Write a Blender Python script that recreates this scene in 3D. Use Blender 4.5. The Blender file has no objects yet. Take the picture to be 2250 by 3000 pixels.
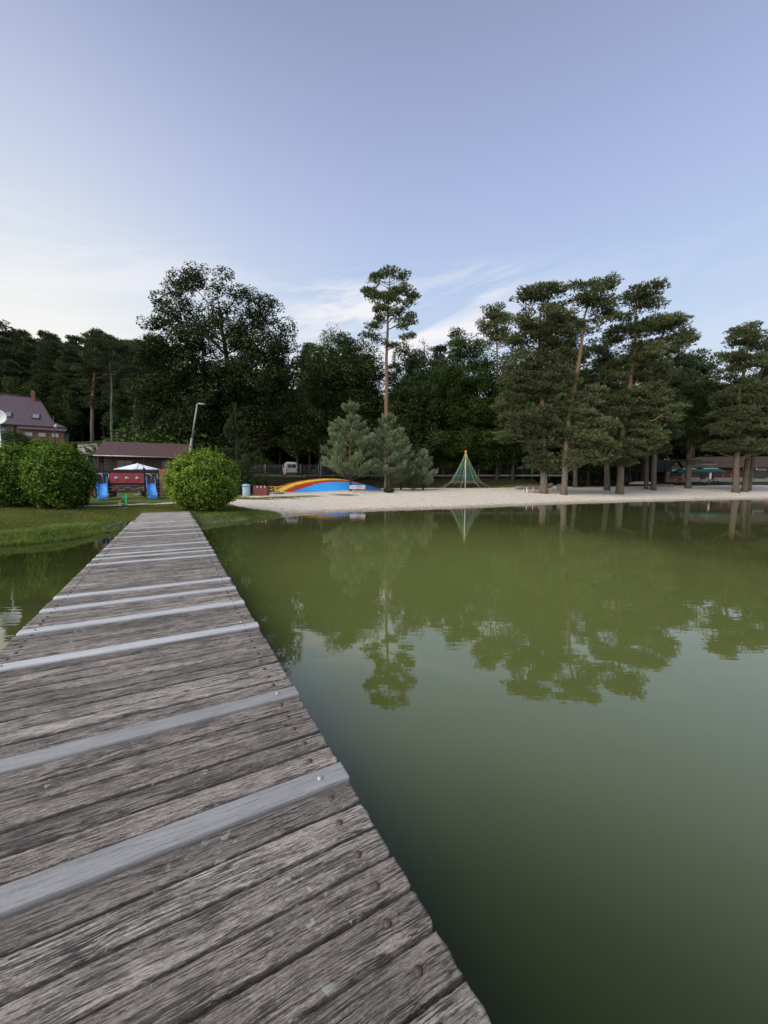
import bpy, math, random
import numpy as np
from mathutils import Vector

random.seed(7)
RNG = np.random.default_rng(7)
C = bpy.context.scene.collection
SC = bpy.context.scene
R = math.radians

# ------------------------------------------------------------------ camera
CAMZ = 2.0
F = 1143.0                      # focal length in pixels of the 2250 px wide photo
PITCH = R(4.55)
cam_d = bpy.data.cameras.new("camera")
cam_d.sensor_fit = 'HORIZONTAL'
cam_d.sensor_width = 36.0
cam_d.lens = 36.0 * F / 2250.0
cam_d.clip_start = 0.05
cam_d.clip_end = 2000
cam = bpy.data.objects.new("camera", cam_d)
C.objects.link(cam)
cam.location = (0, 0, CAMZ)
cam.rotation_euler = (R(90) - PITCH, 0, 0)
SC.camera = cam

# ------------------------------------------------------------------ light
SUN_EL, SUN_AZ = R(42), R(-128)      # azimuth from +Y, negative = to the left
w = bpy.data.worlds.new("World")
SC.world = w
w.use_nodes = True
nt = w.node_tree
nt.nodes.clear()


def N(tree, typ, **kw):
    n = tree.nodes.new(typ)
    for k, v in kw.items():
        if k == 'inp':
            for kk, vv in v.items():
                n.inputs[kk].default_value = vv
        else:
            setattr(n, k, v)
    return n


def M_(tree, op, a, b=None, c=None, clamp=False):
    n = tree.nodes.new('ShaderNodeMath')
    n.operation = op
    n.use_clamp = clamp
    for i, x in enumerate((a, b, c)):
        if x is None:
            continue
        if isinstance(x, (int, float)):
            n.inputs[i].default_value = x
        else:
            tree.links.new(x, n.inputs[i])
    return n.outputs[0]


def ramp(tree, fac, stops, interp='LINEAR'):
    n = tree.nodes.new('ShaderNodeValToRGB')
    n.color_ramp.interpolation = interp
    e = n.color_ramp.elements
    while len(e) < len(stops):
        e.new(0.5)
    for el, (p, c) in zip(e, stops):
        el.position = p
        el.color = (c, c, c, 1) if isinstance(c, (int, float)) else (*c, 1)
    tree.links.new(fac, n.inputs[0])
    return n.outputs[0]


def mixc(tree, fac, a, b, typ='MIX'):
    n = tree.nodes.new('ShaderNodeMix')
    n.data_type = 'RGBA'
    n.blend_type = typ
    for sock, x in ((0, fac), (6, a), (7, b)):
        if isinstance(x, (int, float)):
            n.inputs[sock].default_value = x
        elif isinstance(x, tuple):
            n.inputs[sock].default_value = (*x, 1) if len(x) == 3 else x
        else:
            tree.links.new(x, n.inputs[sock])
    return n.outputs[2]


sky = N(nt, 'ShaderNodeTexSky', sky_type='NISHITA', sun_disc=False)
sky.sun_elevation = SUN_EL
sky.sun_rotation = SUN_AZ
sky.air_density = 1.0
sky.dust_density = 1.2
sky.ozone_density = 2.5
tc = N(nt, 'ShaderNodeTexCoord')
sep = N(nt, 'ShaderNodeSeparateXYZ')
nt.links.new(tc.outputs['Generated'], sep.inputs[0])
az = M_(nt, 'ARCTAN2', sep.outputs[0], sep.outputs[1])
el = M_(nt, 'ARCSINE', sep.outputs[2])
# thin evening veil: pale towards the horizon and the sunset side (left), dusky violet-blue overhead
elr = ramp(nt, M_(nt, 'DIVIDE', el, 1.5708), [
    (0.0, (0.95, 0.95, 0.97)), (0.11, (0.80, 0.86, 0.97)), (0.20, (0.62, 0.76, 0.97)), (0.28, (0.53, 0.67, 0.93)),
    (0.36, (0.47, 0.57, 0.86)), (0.43, (0.405, 0.485, 0.75)), (0.54, (0.31, 0.375, 0.565)), (0.75, (0.28, 0.33, 0.50)), (1.0, (0.26, 0.30, 0.47))])
nis = mixc(nt, 1.0, sky.outputs[0], (0.09, 0.09, 0.09), 'MULTIPLY')
base = mixc(nt, 0.85, nis, elr)
leftness = M_(nt, 'MULTIPLY', ramp(nt, M_(nt, 'ADD', M_(nt, 'MULTIPLY', az, 0.3183), 0.5), [(0.12, 1.0), (0.29, 0.95), (0.40, 0.42), (0.50, 0.10), (0.62, 0.0)]),
              ramp(nt, M_(nt, 'DIVIDE', el, 1.5708), [(0.0, 1.0), (0.17, 1.0), (0.25, 0.62), (0.36, 0.30), (0.52, 0.0)]))
base = mixc(nt, M_(nt, 'MULTIPLY', leftness, 0.95), base, (0.96, 0.95, 0.885))
# cirrus
cv = N(nt, 'ShaderNodeCombineXYZ')
ca, sa = math.cos(R(9)), math.sin(R(9))
cu = M_(nt, 'ADD', M_(nt, 'MULTIPLY', az, ca), M_(nt, 'MULTIPLY', el, sa))
cw = M_(nt, 'SUBTRACT', M_(nt, 'MULTIPLY', el, ca), M_(nt, 'MULTIPLY', az, sa))
nt.links.new(M_(nt, 'MULTIPLY', cu, 2.7), cv.inputs[0])
nt.links.new(M_(nt, 'MULTIPLY', cw, 15.5), cv.inputs[1])
cv.inputs[2].default_value = 3.4
cn = N(nt, 'ShaderNodeTexNoise', inp={'Scale': 1.0, 'Detail': 7.0, 'Roughness': 0.62, 'Distortion': 0.7})
nt.links.new(cv.outputs[0], cn.inputs['Vector'])
cm = ramp(nt, cn.outputs[0], [(0.43, 0.0), (0.60, 1.0)])
azn = M_(nt, 'ADD', M_(nt, 'MULTIPLY', az, 0.3183), 0.5)
wa = ramp(nt, azn, [(0.16, 0.55), (0.33, 0.45), (0.42, 0.35), (0.46, 1.0), (0.57, 1.0), (0.61, 0.3), (0.72, 0.08)])
we = ramp(nt, M_(nt, 'DIVIDE', el, 1.5708), [(0.0, 0.9), (0.2, 1.0), (0.27, 0.9), (0.315, 0.0)])
cmask = M_(nt, 'MULTIPLY', M_(nt, 'MULTIPLY', cm, wa), we)
base = mixc(nt, M_(nt, 'MULTIPLY', cmask, 0.95), base, (0.96, 0.93, 0.96))
bg = N(nt, 'ShaderNodeBackground')
bg.inputs[1].default_value = 1.0
nt.links.new(base, bg.inputs[0])
wo = N(nt, 'ShaderNodeOutputWorld')
nt.links.new(bg.outputs[0], wo.inputs[0])

sl = bpy.data.lights.new("sun", 'SUN')
sl.energy = 3.3
sl.angle = R(50)
sl.color = (1.0, 0.93, 0.84)
sun = bpy.data.objects.new("sun", sl)
C.objects.link(sun)
sd = Vector((math.sin(SUN_AZ) * math.cos(SUN_EL), math.cos(SUN_AZ) * math.cos(SUN_EL), math.sin(SUN_EL)))
sun.rotation_euler = sd.to_track_quat('Z', 'Y').to_euler()
sun.location = (-40, -20, 60)

SC.view_settings.view_transform = 'Standard'
SC.view_settings.look = 'None'
SC.view_settings.exposure = 0.0
SC.view_settings.gamma = 1.0
SC.cycles.max_bounces = 6
SC.cycles.diffuse_bounces = 3
SC.cycles.glossy_bounces = 3
SC.cycles.transmission_bounces = 3
SC.cycles.transparent_max_bounces = 8

# ------------------------------------------------------------------ geometry helpers
CP, SP = math.cos(PITCH), math.sin(PITCH)


def PX(px, py, Y):
    """point at depth Y seen at photo pixel (2250x3000 scale)"""
    u = (px - 1125) / F
    v = (1500 - py) / F
    up, fw = v * CP - SP, CP + v * SP
    return np.array([u / fw * Y, Y, CAMZ + up / fw * Y])


K = 2250 / 1659.0


def DX(dx, dy, Y):
    return PX(dx * K, dy * K, Y)


def water_pt(px, py):
    v = (1500 - py) / F
    up, fw = v * CP - SP, CP + v * SP
    Y = -CAMZ / (up / fw)
    return PX(px, py, Y)[:2]


SHORE = [(-90, -80), (-40, -20), (-17, 3)] + [tuple(water_pt(*p)) for p in
         [(0, 1600), (101, 1592), (200, 1580), (253, 1571), (300, 1561), (362, 1553), (480, 1543), (560, 1539), (640, 1531), (730, 1520),
          (810, 1511), (850, 1507), (950, 1501), (1050, 1497), (1200, 1492), (1350, 1488), (1500, 1481),
          (1700, 1473), (1900, 1468), (2100, 1463), (2250, 1461)]] + [(60, 47), (90, 52), (170, 60)]
SHORE = np.array(SHORE)


def RLP(px, py, O, th, yoff=0.0):
    """photo pixel -> (x, z) on the plane local y = yoff of a frame at O=(x, y) turned by th"""
    v = (1500 - py) / F
    up, fw = v * CP - SP, CP + v * SP
    u = (px - 1125) / F / fw
    c, s = math.cos(th), math.sin(th)
    x = (u * (O[1] + yoff * c) - O[0] + yoff * s) / (c - u * s)
    Y = O[1] + x * s + yoff * c
    return x, CAMZ + up / fw * Y


def shore_dist(x, y):
    """signed distance to the waterline, positive on land"""
    x = np.asarray(x, float); y = np.asarray(y, float)
    best = np.full(x.shape, 1e9); sign = np.ones(x.shape)
    for (ax, ay), (bx, by) in zip(SHORE[:-1], SHORE[1:]):
        dx, dy = bx - ax, by - ay
        L2 = dx * dx + dy * dy
        t = np.clip(((x - ax) * dx + (y - ay) * dy) / L2, 0, 1)
        d = np.hypot(x - ax - t * dx, y - ay - t * dy)
        cr = dx * (y - ay) - dy * (x - ax)
        m = d < best - 1e-9
        best = np.where(m, d, best); sign = np.where(m, np.sign(cr), sign)
    return best * sign


def sstep(a, b, x):
    t = np.clip((x - a) / (b - a), 0, 1)
    return t * t * (3 - 2 * t)


def wob(x, y, s=1.0, k=0):
    return (np.sin(x * 1.3 * s + 1.7 * np.sin(y * .9 * s + k)) + np.sin(y * 1.7 * s + 2.1 * np.sin(x * .7 * s + k * 2)) +
            .5 * np.sin((x + y) * 3.1 * s + k)) / 2.5


def gz(x, y):
    x = np.asarray(x, float); y = np.asarray(y, float)
    d = shore_dist(x, y)
    left = 1 - sstep(-9, -3, x)
    bank = .28 * sstep(0, .7, d) + .34 * sstep(0, 7, d) + .012 * np.maximum(d - 5, 0)
    beach = .12 * sstep(-.2, .5, d) + .85 * sstep(0, 17, d) + .006 * np.maximum(d - 10, 0)
    land = bank * left + beach * (1 - left)
    land = land + 1.55 * sstep(55, 59.5, y) * (1 - sstep(18, 30, x)) + .7 * sstep(58, 78, y) * sstep(18, 32, x)
    q = (-x - 28) * .7 + (y - 40) * .8
    land = land + 5.0 * sstep(0, 30, q) * (1 - sstep(-33, -19, x))
    land = land + 5.5 * sstep(80, 160, y)
    land = land + .03 * wob(x, y, .8) * sstep(1, 5, d)
    sea = -np.minimum(1.6, .25 * (-d) + .05)
    return np.where(d > 0, land, sea)


def g(x, y):
    return float(gz(np.array([x]), np.array([y]))[0])


def G(px, py):
    """photo pixel -> point on the ground"""
    lo, hi = 6.0, 120.0
    Ys = np.linspace(lo, hi, 1200)
    v = (1500 - py) / F
    up, fw = v * CP - SP, CP + v * SP
    X = (px - 1125) / F / fw * Ys
    Z = CAMZ + up / fw * Ys
    gg = np.maximum(gz(X, Ys), 0)
    i = int(np.argmax(Z <= gg)) if np.any(Z <= gg) else len(Ys) - 1
    return X[i], Ys[i], gg[i]


def tag(o, label=None, cat=None, group=None, kind=None):
    if label: o['label'] = label
    if cat: o['category'] = cat
    if group: o['group'] = group
    if kind: o['kind'] = kind
    return o


def empty(name, loc, rz=0.0):
    o = bpy.data.objects.new(name, None)
    C.objects.link(o)
    o.empty_display_size = .2
    o.location = loc
    o.rotation_euler = (0, 0, rz)
    return o


def kids(o):
    return [c for c in C.objects if c.parent == o]


def copy_tree(o, parent=None):
    c = o.copy(); C.objects.link(c)
    if parent is not None:
        c.parent = parent
    for ch in kids(o):
        copy_tree(ch, c)
    return c


def mesh_np(name, V, loops, counts, mat, parent=None, smooth=False, attrs=None):
    """V (n,3); loops flat vertex indices; counts verts per face"""
    me = bpy.data.meshes.new(name)
    V = np.asarray(V, np.float32); loops = np.asarray(loops, np.int32); counts = np.asarray(counts, np.int32)
    me.vertices.add(len(V)); me.vertices.foreach_set('co', V.ravel())
    me.loops.add(len(loops)); me.loops.foreach_set('vertex_index', loops)
    me.polygons.add(len(counts))
    st = np.zeros(len(counts), np.int32); st[1:] = np.cumsum(counts)[:-1]
    me.polygons.foreach_set('loop_start', st)
    me.polygons.foreach_set('loop_total', counts)
    if smooth:
        me.polygons.foreach_set('use_smooth', np.ones(len(counts), bool))
    for k, a in (attrs or {}).items():
        at = me.attributes.new(k, 'FLOAT', 'POINT')
        at.data.foreach_set('value', np.asarray(a, np.float32))
    me.update(calc_edges=True); me.validate()
    if mat: me.materials.append(mat)
    o = bpy.data.objects.new(name, me); C.objects.link(o)
    if parent is not None: o.parent = parent
    return o


class MB:
    def __init__(s):
        s.v = []; s.f = []; s.sm = []

    def add(s, vs, fs, smooth=False):
        n = len(s.v)
        s.v += [tuple(float(c) for c in p) for p in vs]
        for f in fs:
            s.f.append([i + n for i in f]); s.sm.append(smooth)
        return s

    def box(s, c, d, rz=0, rx=0, ry=0, bev=0.0):
        x, y, z = [q / 2 for q in d]
        b = min(bev, x * .45, y * .45, z * .45)
        if b <= 0:
            pts = [(i, j, k) for k in (-z, z) for (i, j) in ((-x, -y), (x, -y), (x, y), (-x, y))]
            fs = [(0, 3, 2, 1), (4, 5, 6, 7), (0, 1, 5, 4), (1, 2, 6, 5), (2, 3, 7, 6), (3, 0, 4, 7)]
        else:
            pts = []
            rings = [(-z, b), (-z + b, 0), (z - b, 0), (z, b)]
            for zz, ins in rings:
                X, Y = x - ins, y - ins
                c2 = b
                pts += [(-X + c2, -Y, zz), (X - c2, -Y, zz), (X, -Y + c2, zz), (X, Y - c2, zz), (X - c2, Y, zz), (-X + c2, Y, zz), (-X, Y - c2, zz), (-X, -Y + c2, zz)]
            fs = [tuple(reversed(range(8))), tuple(range(24, 32))]
            for r_ in range(3):
                for i in range(8):
                    a = r_ * 8 + i; bb = r_ * 8 + (i + 1) % 8
                    fs.append((a, bb, bb + 8, a + 8))
        from mathutils import Euler
        m = Euler((rx, ry, rz)).to_matrix()
        pts = [m @ Vector(p) + Vector(c) for p in pts]
        return s.add(pts, fs)

    def tube(s, pts, r, n=6, caps=True):
        pts = [Vector(p) for p in pts]
        rs = r if isinstance(r, (list, tuple)) else [r] * len(pts)
        ring = []
        prev = None
        for i, p in enumerate(pts):
            t = (pts[min(i + 1, len(pts) - 1)] - pts[max(i - 1, 0)]).normalized()
            a = Vector((0, 0, 1)) if abs(t.z) < .9 else Vector((1, 0, 0))
            if prev is not None:
                a = prev
            u = (a - t * a.dot(t))
            if u.length < 1e-4: u = t.orthogonal()
            u.normalize(); prev = u
            v = t.cross(u)
            ring.append([p + (u * math.cos(k * 2 * math.pi / n) + v * math.sin(k * 2 * math.pi / n)) * rs[i] for k in range(n)])
        vs = [q for rr in ring for q in rr]
        fs = []
        for i in range(len(pts) - 1):
            for k in range(n):
                a = i * n + k; b = i * n + (k + 1) % n
                fs.append((a, b, b + n, a + n))
        if caps:
            fs.append(tuple(reversed(range(n)))); fs.append(tuple(range((len(pts) - 1) * n, len(pts) * n)))
        return s.add(vs, fs, True)

    def lathe(s, prof, n=20, c=(0, 0, 0), closed=True):
        vs = []
        for (r_, z) in prof:
            for k in range(n):
                a = 2 * math.pi * k / n
                vs.append((c[0] + r_ * math.cos(a), c[1] + r_ * math.sin(a), c[2] + z))
        fs = []
        for i in range(len(prof) - 1):
            for k in range(n):
                a = i * n + k; b = i * n + (k + 1) % n
                fs.append((a, b, b + n, a + n))
        if closed:
            fs.append(tuple(reversed(range(n)))); fs.append(tuple(range((len(prof) - 1) * n, len(prof) * n)))
        return s.add(vs, fs, True)

    def prism(s, poly, y0, y1):
        """polygon in x,z extruded along y"""
        n = len(poly)
        vs = [(x, y0, z) for x, z in poly] + [(x, y1, z) for x, z in poly]
        fs = [tuple(range(n)), tuple(reversed(range(n, 2 * n)))]
        for i in range(n):
            j = (i + 1) % n
            fs.append((i, i + n, j + n, j))
        return s.add(vs, fs)

    def prism_x(s, poly, x0, x1):
        """polygon in y,z extruded along x"""
        n = len(poly)
        vs = [(x0, y, z) for y, z in poly] + [(x1, y, z) for y, z in poly]
        fs = [tuple(reversed(range(n))), tuple(range(n, 2 * n))]
        for i in range(n):
            j = (i + 1) % n
            fs.append((i, j, j + n, i + n))
        return s.add(vs, fs)

    def build(s, name, mat, parent=None):
        me = bpy.data.meshes.new(name)
        me.from_pydata(s.v, [], s.f)
        me.polygons.foreach_set('use_smooth', s.sm)
        me.materials.append(mat)
        me.update()
        o = bpy.data.objects.new(name, me); C.objects.link(o)
        if parent is not None: o.parent = parent
        return o


# ------------------------------------------------------------------ materials
def new_mat(name):
    m = bpy.data.materials.new(name); m.use_nodes = True
    t = m.node_tree; b = t.nodes['Principled BSDF']
    return m, t, b


def add_bump(t, b, h, strength, dist):
    bn = N(t, 'ShaderNodeBump', inp={'Strength': strength, 'Distance': dist})
    t.links.new(h, bn.inputs['Height']); t.links.new(bn.outputs[0], b.inputs['Normal'])


def noise(t, vec, scale, detail=4, rough=.55, dist=0.0):
    n = N(t, 'ShaderNodeTexNoise', inp={'Scale': scale, 'Detail': detail, 'Roughness': rough, 'Distortion': dist})
    if vec is not None: t.links.new(vec, n.inputs['Vector'])
    return n.outputs[0]


def objvec(t, scale=(1, 1, 1), rand=0.0):
    c = N(t, 'ShaderNodeTexCoord')
    mp = N(t, 'ShaderNodeMapping'); mp.inputs['Scale'].default_value = scale
    t.links.new(c.outputs['Object'], mp.inputs[0])
    if rand:
        oi = N(t, 'ShaderNodeObjectInfo')
        cb = N(t, 'ShaderNodeCombineXYZ')
        r1 = M_(t, 'MULTIPLY', oi.outputs['Random'], rand)
        for i in range(3): t.links.new(r1, cb.inputs[i])
        t.links.new(cb.outputs[0], mp.inputs['Location'])
    return mp.outputs[0]


def simple(name, col, rough=.7, var=.18, scale=4.0, bump=.15, metal=0.0, vec_scale=(1, 1, 1), spec=.4, dirt=None):
    m, t, b = new_mat(name)
    v = objvec(t, vec_scale, 3.0)
    n = noise(t, v, scale, 6, .62)
    lo = tuple(c * (1 - var * 1.4) for c in col); hi = tuple(min(1, c * (1 + var)) for c in col)
    c1 = ramp(t, n, [(.3, lo), (.7, hi)])
    if dirt:
        n2 = noise(t, v, scale * .35, 7, .7)
        c1 = mixc(t, ramp(t, n2, [(.5, 0.0), (.68, .8)]), c1, dirt)
    t.links.new(c1, b.inputs['Base Color'])
    b.inputs['Roughness'].default_value = rough
    b.inputs['Metallic'].default_value = metal
    b.inputs['Specular IOR Level'].default_value = spec
    if bump: add_bump(t, b, n, bump, .02)
    return m


def foliage_mat(name, dark, light, trans=.25, rough=.6, yellow=None):
    m, t, b = new_mat(name)
    at = N(t, 'ShaderNodeAttribute', attribute_name='tint')
    oi = N(t, 'ShaderNodeObjectInfo')
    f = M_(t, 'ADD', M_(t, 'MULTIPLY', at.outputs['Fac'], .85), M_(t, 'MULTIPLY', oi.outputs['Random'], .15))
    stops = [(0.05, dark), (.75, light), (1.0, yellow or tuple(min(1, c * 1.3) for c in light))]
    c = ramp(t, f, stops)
    t.links.new(c, b.inputs['Base Color'])
    b.inputs['Roughness'].default_value = rough
    b.inputs['Specular IOR Level'].default_value = .12
    tr = N(t, 'ShaderNodeBsdfTranslucent')
    t.links.new(mixc(t, 1.0, c, (1.0, 1.1, .5), 'MULTIPLY'), tr.inputs[0])
    mx = N(t, 'ShaderNodeMixShader'); mx.inputs[0].default_value = trans
    out = t.nodes['Material Output']
    t.links.new(b.outputs[0], mx.inputs[1]); t.links.new(tr.outputs[0], mx.inputs[2]); t.links.new(mx.outputs[0], out.inputs[0])
    return m


MAT = {}
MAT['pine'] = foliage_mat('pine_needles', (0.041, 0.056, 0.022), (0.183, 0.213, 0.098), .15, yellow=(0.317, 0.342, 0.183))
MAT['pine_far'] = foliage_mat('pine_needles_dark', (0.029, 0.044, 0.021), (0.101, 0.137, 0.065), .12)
MAT['blue_pine'] = foliage_mat('young_pine_needles', (.065, .095, .046), (.30, .37, .21), .15, yellow=(.50, .58, .36))
MAT['spruce'] = foliage_mat('spruce_needles', (0.024, 0.043, 0.019), (0.081, 0.121, 0.049), .12)
MAT['beech'] = foliage_mat('beech_leaves', (.018, .028, .011), (.066, .090, .032), .2)
MAT['leaf'] = foliage_mat('broad_leaves', (.023, .042, .013), (.088, .135, .045), .25)
MAT['leaf_bright'] = foliage_mat('bright_broad_leaves', (.026, .050, .012), (.105, .165, .040), .3)
MAT['leaf_pale'] = foliage_mat('pale_birch_leaves', (0.077, 0.110, 0.050), (0.220, 0.275, 0.132), .3)
MAT['hedge'] = foliage_mat('hedge_leaves', (.030, .062, .009), (.21, .33, .048), .3, rough=.45, yellow=(.50, .64, .13))
MAT['hedge_light'] = foliage_mat('light_hedge_leaves', (.065, .12, .014), (.38, .52, .085), .3, rough=.45, yellow=(.66, .80, .22))
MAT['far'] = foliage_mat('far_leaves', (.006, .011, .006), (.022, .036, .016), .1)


def bark_mat(name, low, high, plates=5.0):
    m, t, b = new_mat(name)
    c = N(t, 'ShaderNodeTexCoord')
    sp = N(t, 'ShaderNodeSeparateXYZ'); t.links.new(c.outputs['Generated'], sp.inputs[0])
    v = objvec(t, (1, 1, .35), 5.0)
    n = noise(t, v, plates, 6, .65, .6)
    vo = N(t, 'ShaderNodeTexVoronoi', feature='DISTANCE_TO_EDGE', inp={'Scale': plates * 1.3})
    t.links.new(v, vo.inputs['Vector'])
    cr = ramp(t, vo.outputs[0], [(0.0, .25), (.12, 1.0)])
    z = M_(t, 'ADD', sp.outputs[2], M_(t, 'MULTIPLY', M_(t, 'SUBTRACT', n, .5), .25))
    hi = ramp(t, n, [(.3, tuple(x * .6 for x in high)), (.7, high)])
    lo = ramp(t, n, [(.3, tuple(x * .55 for x in low)), (.7, tuple(x * 1.15 for x in low))])
    lo = mixc(t, cr, tuple(x * .35 for x in low), lo)
    col = mixc(t, ramp(t, z, [(.16, 0.0), (.42, 1.0)]), lo, hi)
    t.links.new(col, b.inputs['Base Color']); b.inputs['Roughness'].default_value = .9
    b.inputs['Specular IOR Level'].default_value = .15
    add_bump(t, b, cr, .6, .04)
    return m


MAT['bark_pine'] = bark_mat('pine_bark', (.20, .165, .13), (.27, .165, .095))
MAT['bark_pine_far'] = bark_mat('far_pine_bark', (.12, .10, .085), (.22, .125, .07))
MAT['bark_grey'] = bark_mat('grey_bark', (.09, .08, .065), (.10, .09, .07), 8)
MAT['bark_birch'] = bark_mat('pale_bark', (.35, .33, .29), (.40, .37, .33), 6)

# ------------------------------------------------------------------ ground
def axis(segs):
    out = []
    for a, b, st in segs:
        out += list(np.arange(a, b, st))
    out.append(segs[-1][1])
    return np.array(out)


gx = axis([(-240, -70, 8), (-70, -26, 1.2), (-26, 46, .3), (46, 80, 1.2), (80, 240, 8)])
gy = axis([(-90, 4, 5), (4, 46, .28), (46, 80, .8), (80, 130, 3), (130, 300, 10)])
GX, GY = np.meshgrid(gx, gy)
D = shore_dist(GX, GY)
Zt = gz(GX, GY)
sandpoly = [G(818, 1508)[:2], G(760, 1496)[:2], G(700, 1484)[:2], G(650, 1474)[:2], G(655, 1464)[:2], G(700, 1456)[:2], G(790, 1449)[:2], (-12.5, 42), (-10, 47), (-2, 50),
            (4, 52.5), (14, 54.5), (24, 56.5), (33, 62), (60, 66), (100, 70), (240, 80), (240, 40), (60, 30), (0, 10), (-5.5, 18)]


def poly_sd(x, y, poly):
    inside = np.zeros(x.shape, bool); best = np.full(x.shape, 1e9)
    n = len(poly)
    for i in range(n):
        ax, ay = poly[i]; bx, by = poly[(i + 1) % n]
        dx, dy = bx - ax, by - ay
        t = np.clip(((x - ax) * dx + (y - ay) * dy) / (dx * dx + dy * dy), 0, 1)
        best = np.minimum(best, np.hypot(x - ax - t * dx, y - ay - t * dy))
        c = ((ay > y) != (by > y)) & (x < (bx - ax) * (y - ay) / (by - ay + 1e-12) + ax)
        inside ^= c
    return np.where(inside, best, -best)


Sd = poly_sd(GX, GY, sandpoly)
# sand trodden path on the lawn
pa = [G(225, 1483)[:2], G(300, 1482)[:2], G(400, 1478)[:2], G(520, 1474)[:2], G(700, 1470)[:2]]
Pd = np.full(GX.shape, 1e9)
for (ax, ay), (bx, by) in zip(pa[:-1], pa[1:]):
    dx, dy = bx - ax, by - ay
    t = np.clip(((GX - ax) * dx + (GY - ay) * dy) / (dx * dx + dy * dy), 0, 1)
    Pd = np.minimum(Pd, np.hypot(GX - ax - t * dx, GY - ay - t * dy))
sand = sstep(-.9, .9, Sd)
sand = np.maximum(sand, .95 * sstep(.75, .25, Pd + .15 * wob(GX, GY, 2.5)))
forest = np.maximum(sstep(44, 50, GY + 0 * GX) * (Sd < 2), sstep(-4, 6, GY - 44 + .3 * (GX + 20)) * (GX < -8) * (Sd < 1))
forest = np.where(GX > 8, sstep(-.5, 2.5, -Sd), forest) * (GY > 36)
forest = forest * (sand < .9)
Zt = Zt + (.018 * wob(GX, GY, 3.2, 1) + .012 * wob(GX, GY, 7.1, 2)) * (D > .3)
ids = np.arange(GX.size).reshape(GX.shape)
a = ids[:-1, :-1].ravel(); b_ = ids[:-1, 1:].ravel(); c_ = ids[1:, 1:].ravel(); d_ = ids[1:, :-1].ravel()
quads = np.stack([a, b_, c_, d_], 1)
V = np.stack([GX.ravel(), GY.ravel(), Zt.ravel()], 1)

mg, t, b = new_mat('ground_surface')
tcn = N(t, 'ShaderNodeTexCoord'); P = tcn.outputs['Object']
asand = N(t, 'ShaderNodeAttribute', attribute_name='sand').outputs['Fac']
afor = N(t, 'ShaderNodeAttribute', attribute_name='forest').outputs['Fac']
ash = N(t, 'ShaderNodeAttribute', attribute_name='shore').outputs['Fac']
n1 = noise(t, P, .6, 8, .65); n2 = noise(t, P, 5.0, 6, .6); n3 = noise(t, P, 28.0, 4, .7)
grass = ramp(t, M_(t, 'ADD', M_(t, 'MULTIPLY', n1, .6), M_(t, 'MULTIPLY', n3, .4)),
             [(.33, (.075, .105, .026)), (.50, (.125, .160, .045)), (.62, (.20, .20, .08)), (.72, (.25, .22, .11))])
sandc = ramp(t, M_(t, 'ADD', M_(t, 'MULTIPLY', n2, .6), M_(t, 'MULTIPLY', n3, .4)),
             [(.33, (.66, .585, .475)), (.5, (.80, .72, .60)), (.68, (.86, .785, .67))])
sandc = mixc(t, ramp(t, n1, [(.56, 0.0), (.70, .45)]), sandc, (.44, .39, .31))
wet = ramp(t, M_(t, 'ADD', ash, M_(t, 'MULTIPLY', M_(t, 'SUBTRACT', n2, .5), 1.3)), [(.0, 1.0), (.10, .9), (.9, 0.0)])
sandc = mixc(t, M_(t, 'MULTIPLY', wet, .7), sandc, (.27, .20, .12))
sandc = mixc(t, ramp(t, noise(t, P, 3.2, 6, .75), [(.60, 0.0), (.72, .25)]), sandc, (.36, .30, .21))
floor_ = ramp(t, n2, [(.3, (.030, .026, .016)), (.6, (.060, .055, .030)), (.75, (.05, .07, .02))])
thr = M_(t, 'ADD', asand, M_(t, 'MULTIPLY', M_(t, 'SUBTRACT', noise(t, P, 1.6, 8, .7), .5), 1.5))
fs_ = ramp(t, thr, [(.42, 0.0), (.58, 1.0)])
col = mixc(t, ramp(t, M_(t, 'ADD', afor, M_(t, 'MULTIPLY', M_(t, 'SUBTRACT', n1, .5), .8)), [(.3, 0.0), (.7, 1.0)]), grass, floor_)
col = mixc(t, fs_, col, sandc)
t.links.new(col, b.inputs['Base Color']); b.inputs['Roughness'].default_value = .95
b.inputs['Specular IOR Level'].default_value = .1
n5 = noise(t, P, 11.0, 3, .6)
add_bump(t, b, M_(t, 'ADD', M_(t, 'ADD', n3, M_(t, 'MULTIPLY', n2, 2.0)), M_(t, 'MULTIPLY', n5, 2.2)), .8, .09)
MAT['ground'] = mg

cs = sand.ravel()[quads].mean(1); cf = forest.ravel()[quads].mean(1)
cz = V[quads][:, :, 2].max(1)
which = np.where(cs > .5, 1, np.where(cf > .5, 2, 0))
gnames = ['lawn', 'beach', 'ground']
for k, nm in enumerate(gnames):
    q = quads[which == k]
    used, inv = np.unique(q.ravel(), return_inverse=True)
    o = mesh_np(nm, V[used], inv, np.full(len(q), 4), mg, smooth=True,
                attrs={'sand': sand.ravel()[used], 'forest': forest.ravel()[used], 'shore': D.ravel()[used]})
    tag(o, {'lawn': 'patchy mown lawn behind the jetty', 'beach': 'pale sandy beach along the far shore',
            'ground': 'dark forest floor under the trees'}[nm], None, None, 'structure')

# water
mw, t, b = new_mat('pond_water')
P = N(t, 'ShaderNodeTexCoord').outputs['Object']
nn = noise(t, P, .05, 3, .5)
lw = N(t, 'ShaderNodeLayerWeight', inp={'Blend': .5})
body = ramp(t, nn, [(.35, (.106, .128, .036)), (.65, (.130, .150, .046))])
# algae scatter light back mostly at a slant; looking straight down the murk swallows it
body = mixc(t, ramp(t, lw.outputs['Facing'], [(.15, .97), (.27, .82), (.44, .30), (.80, 0.0)]), body, (.021, .032, .004))
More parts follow.
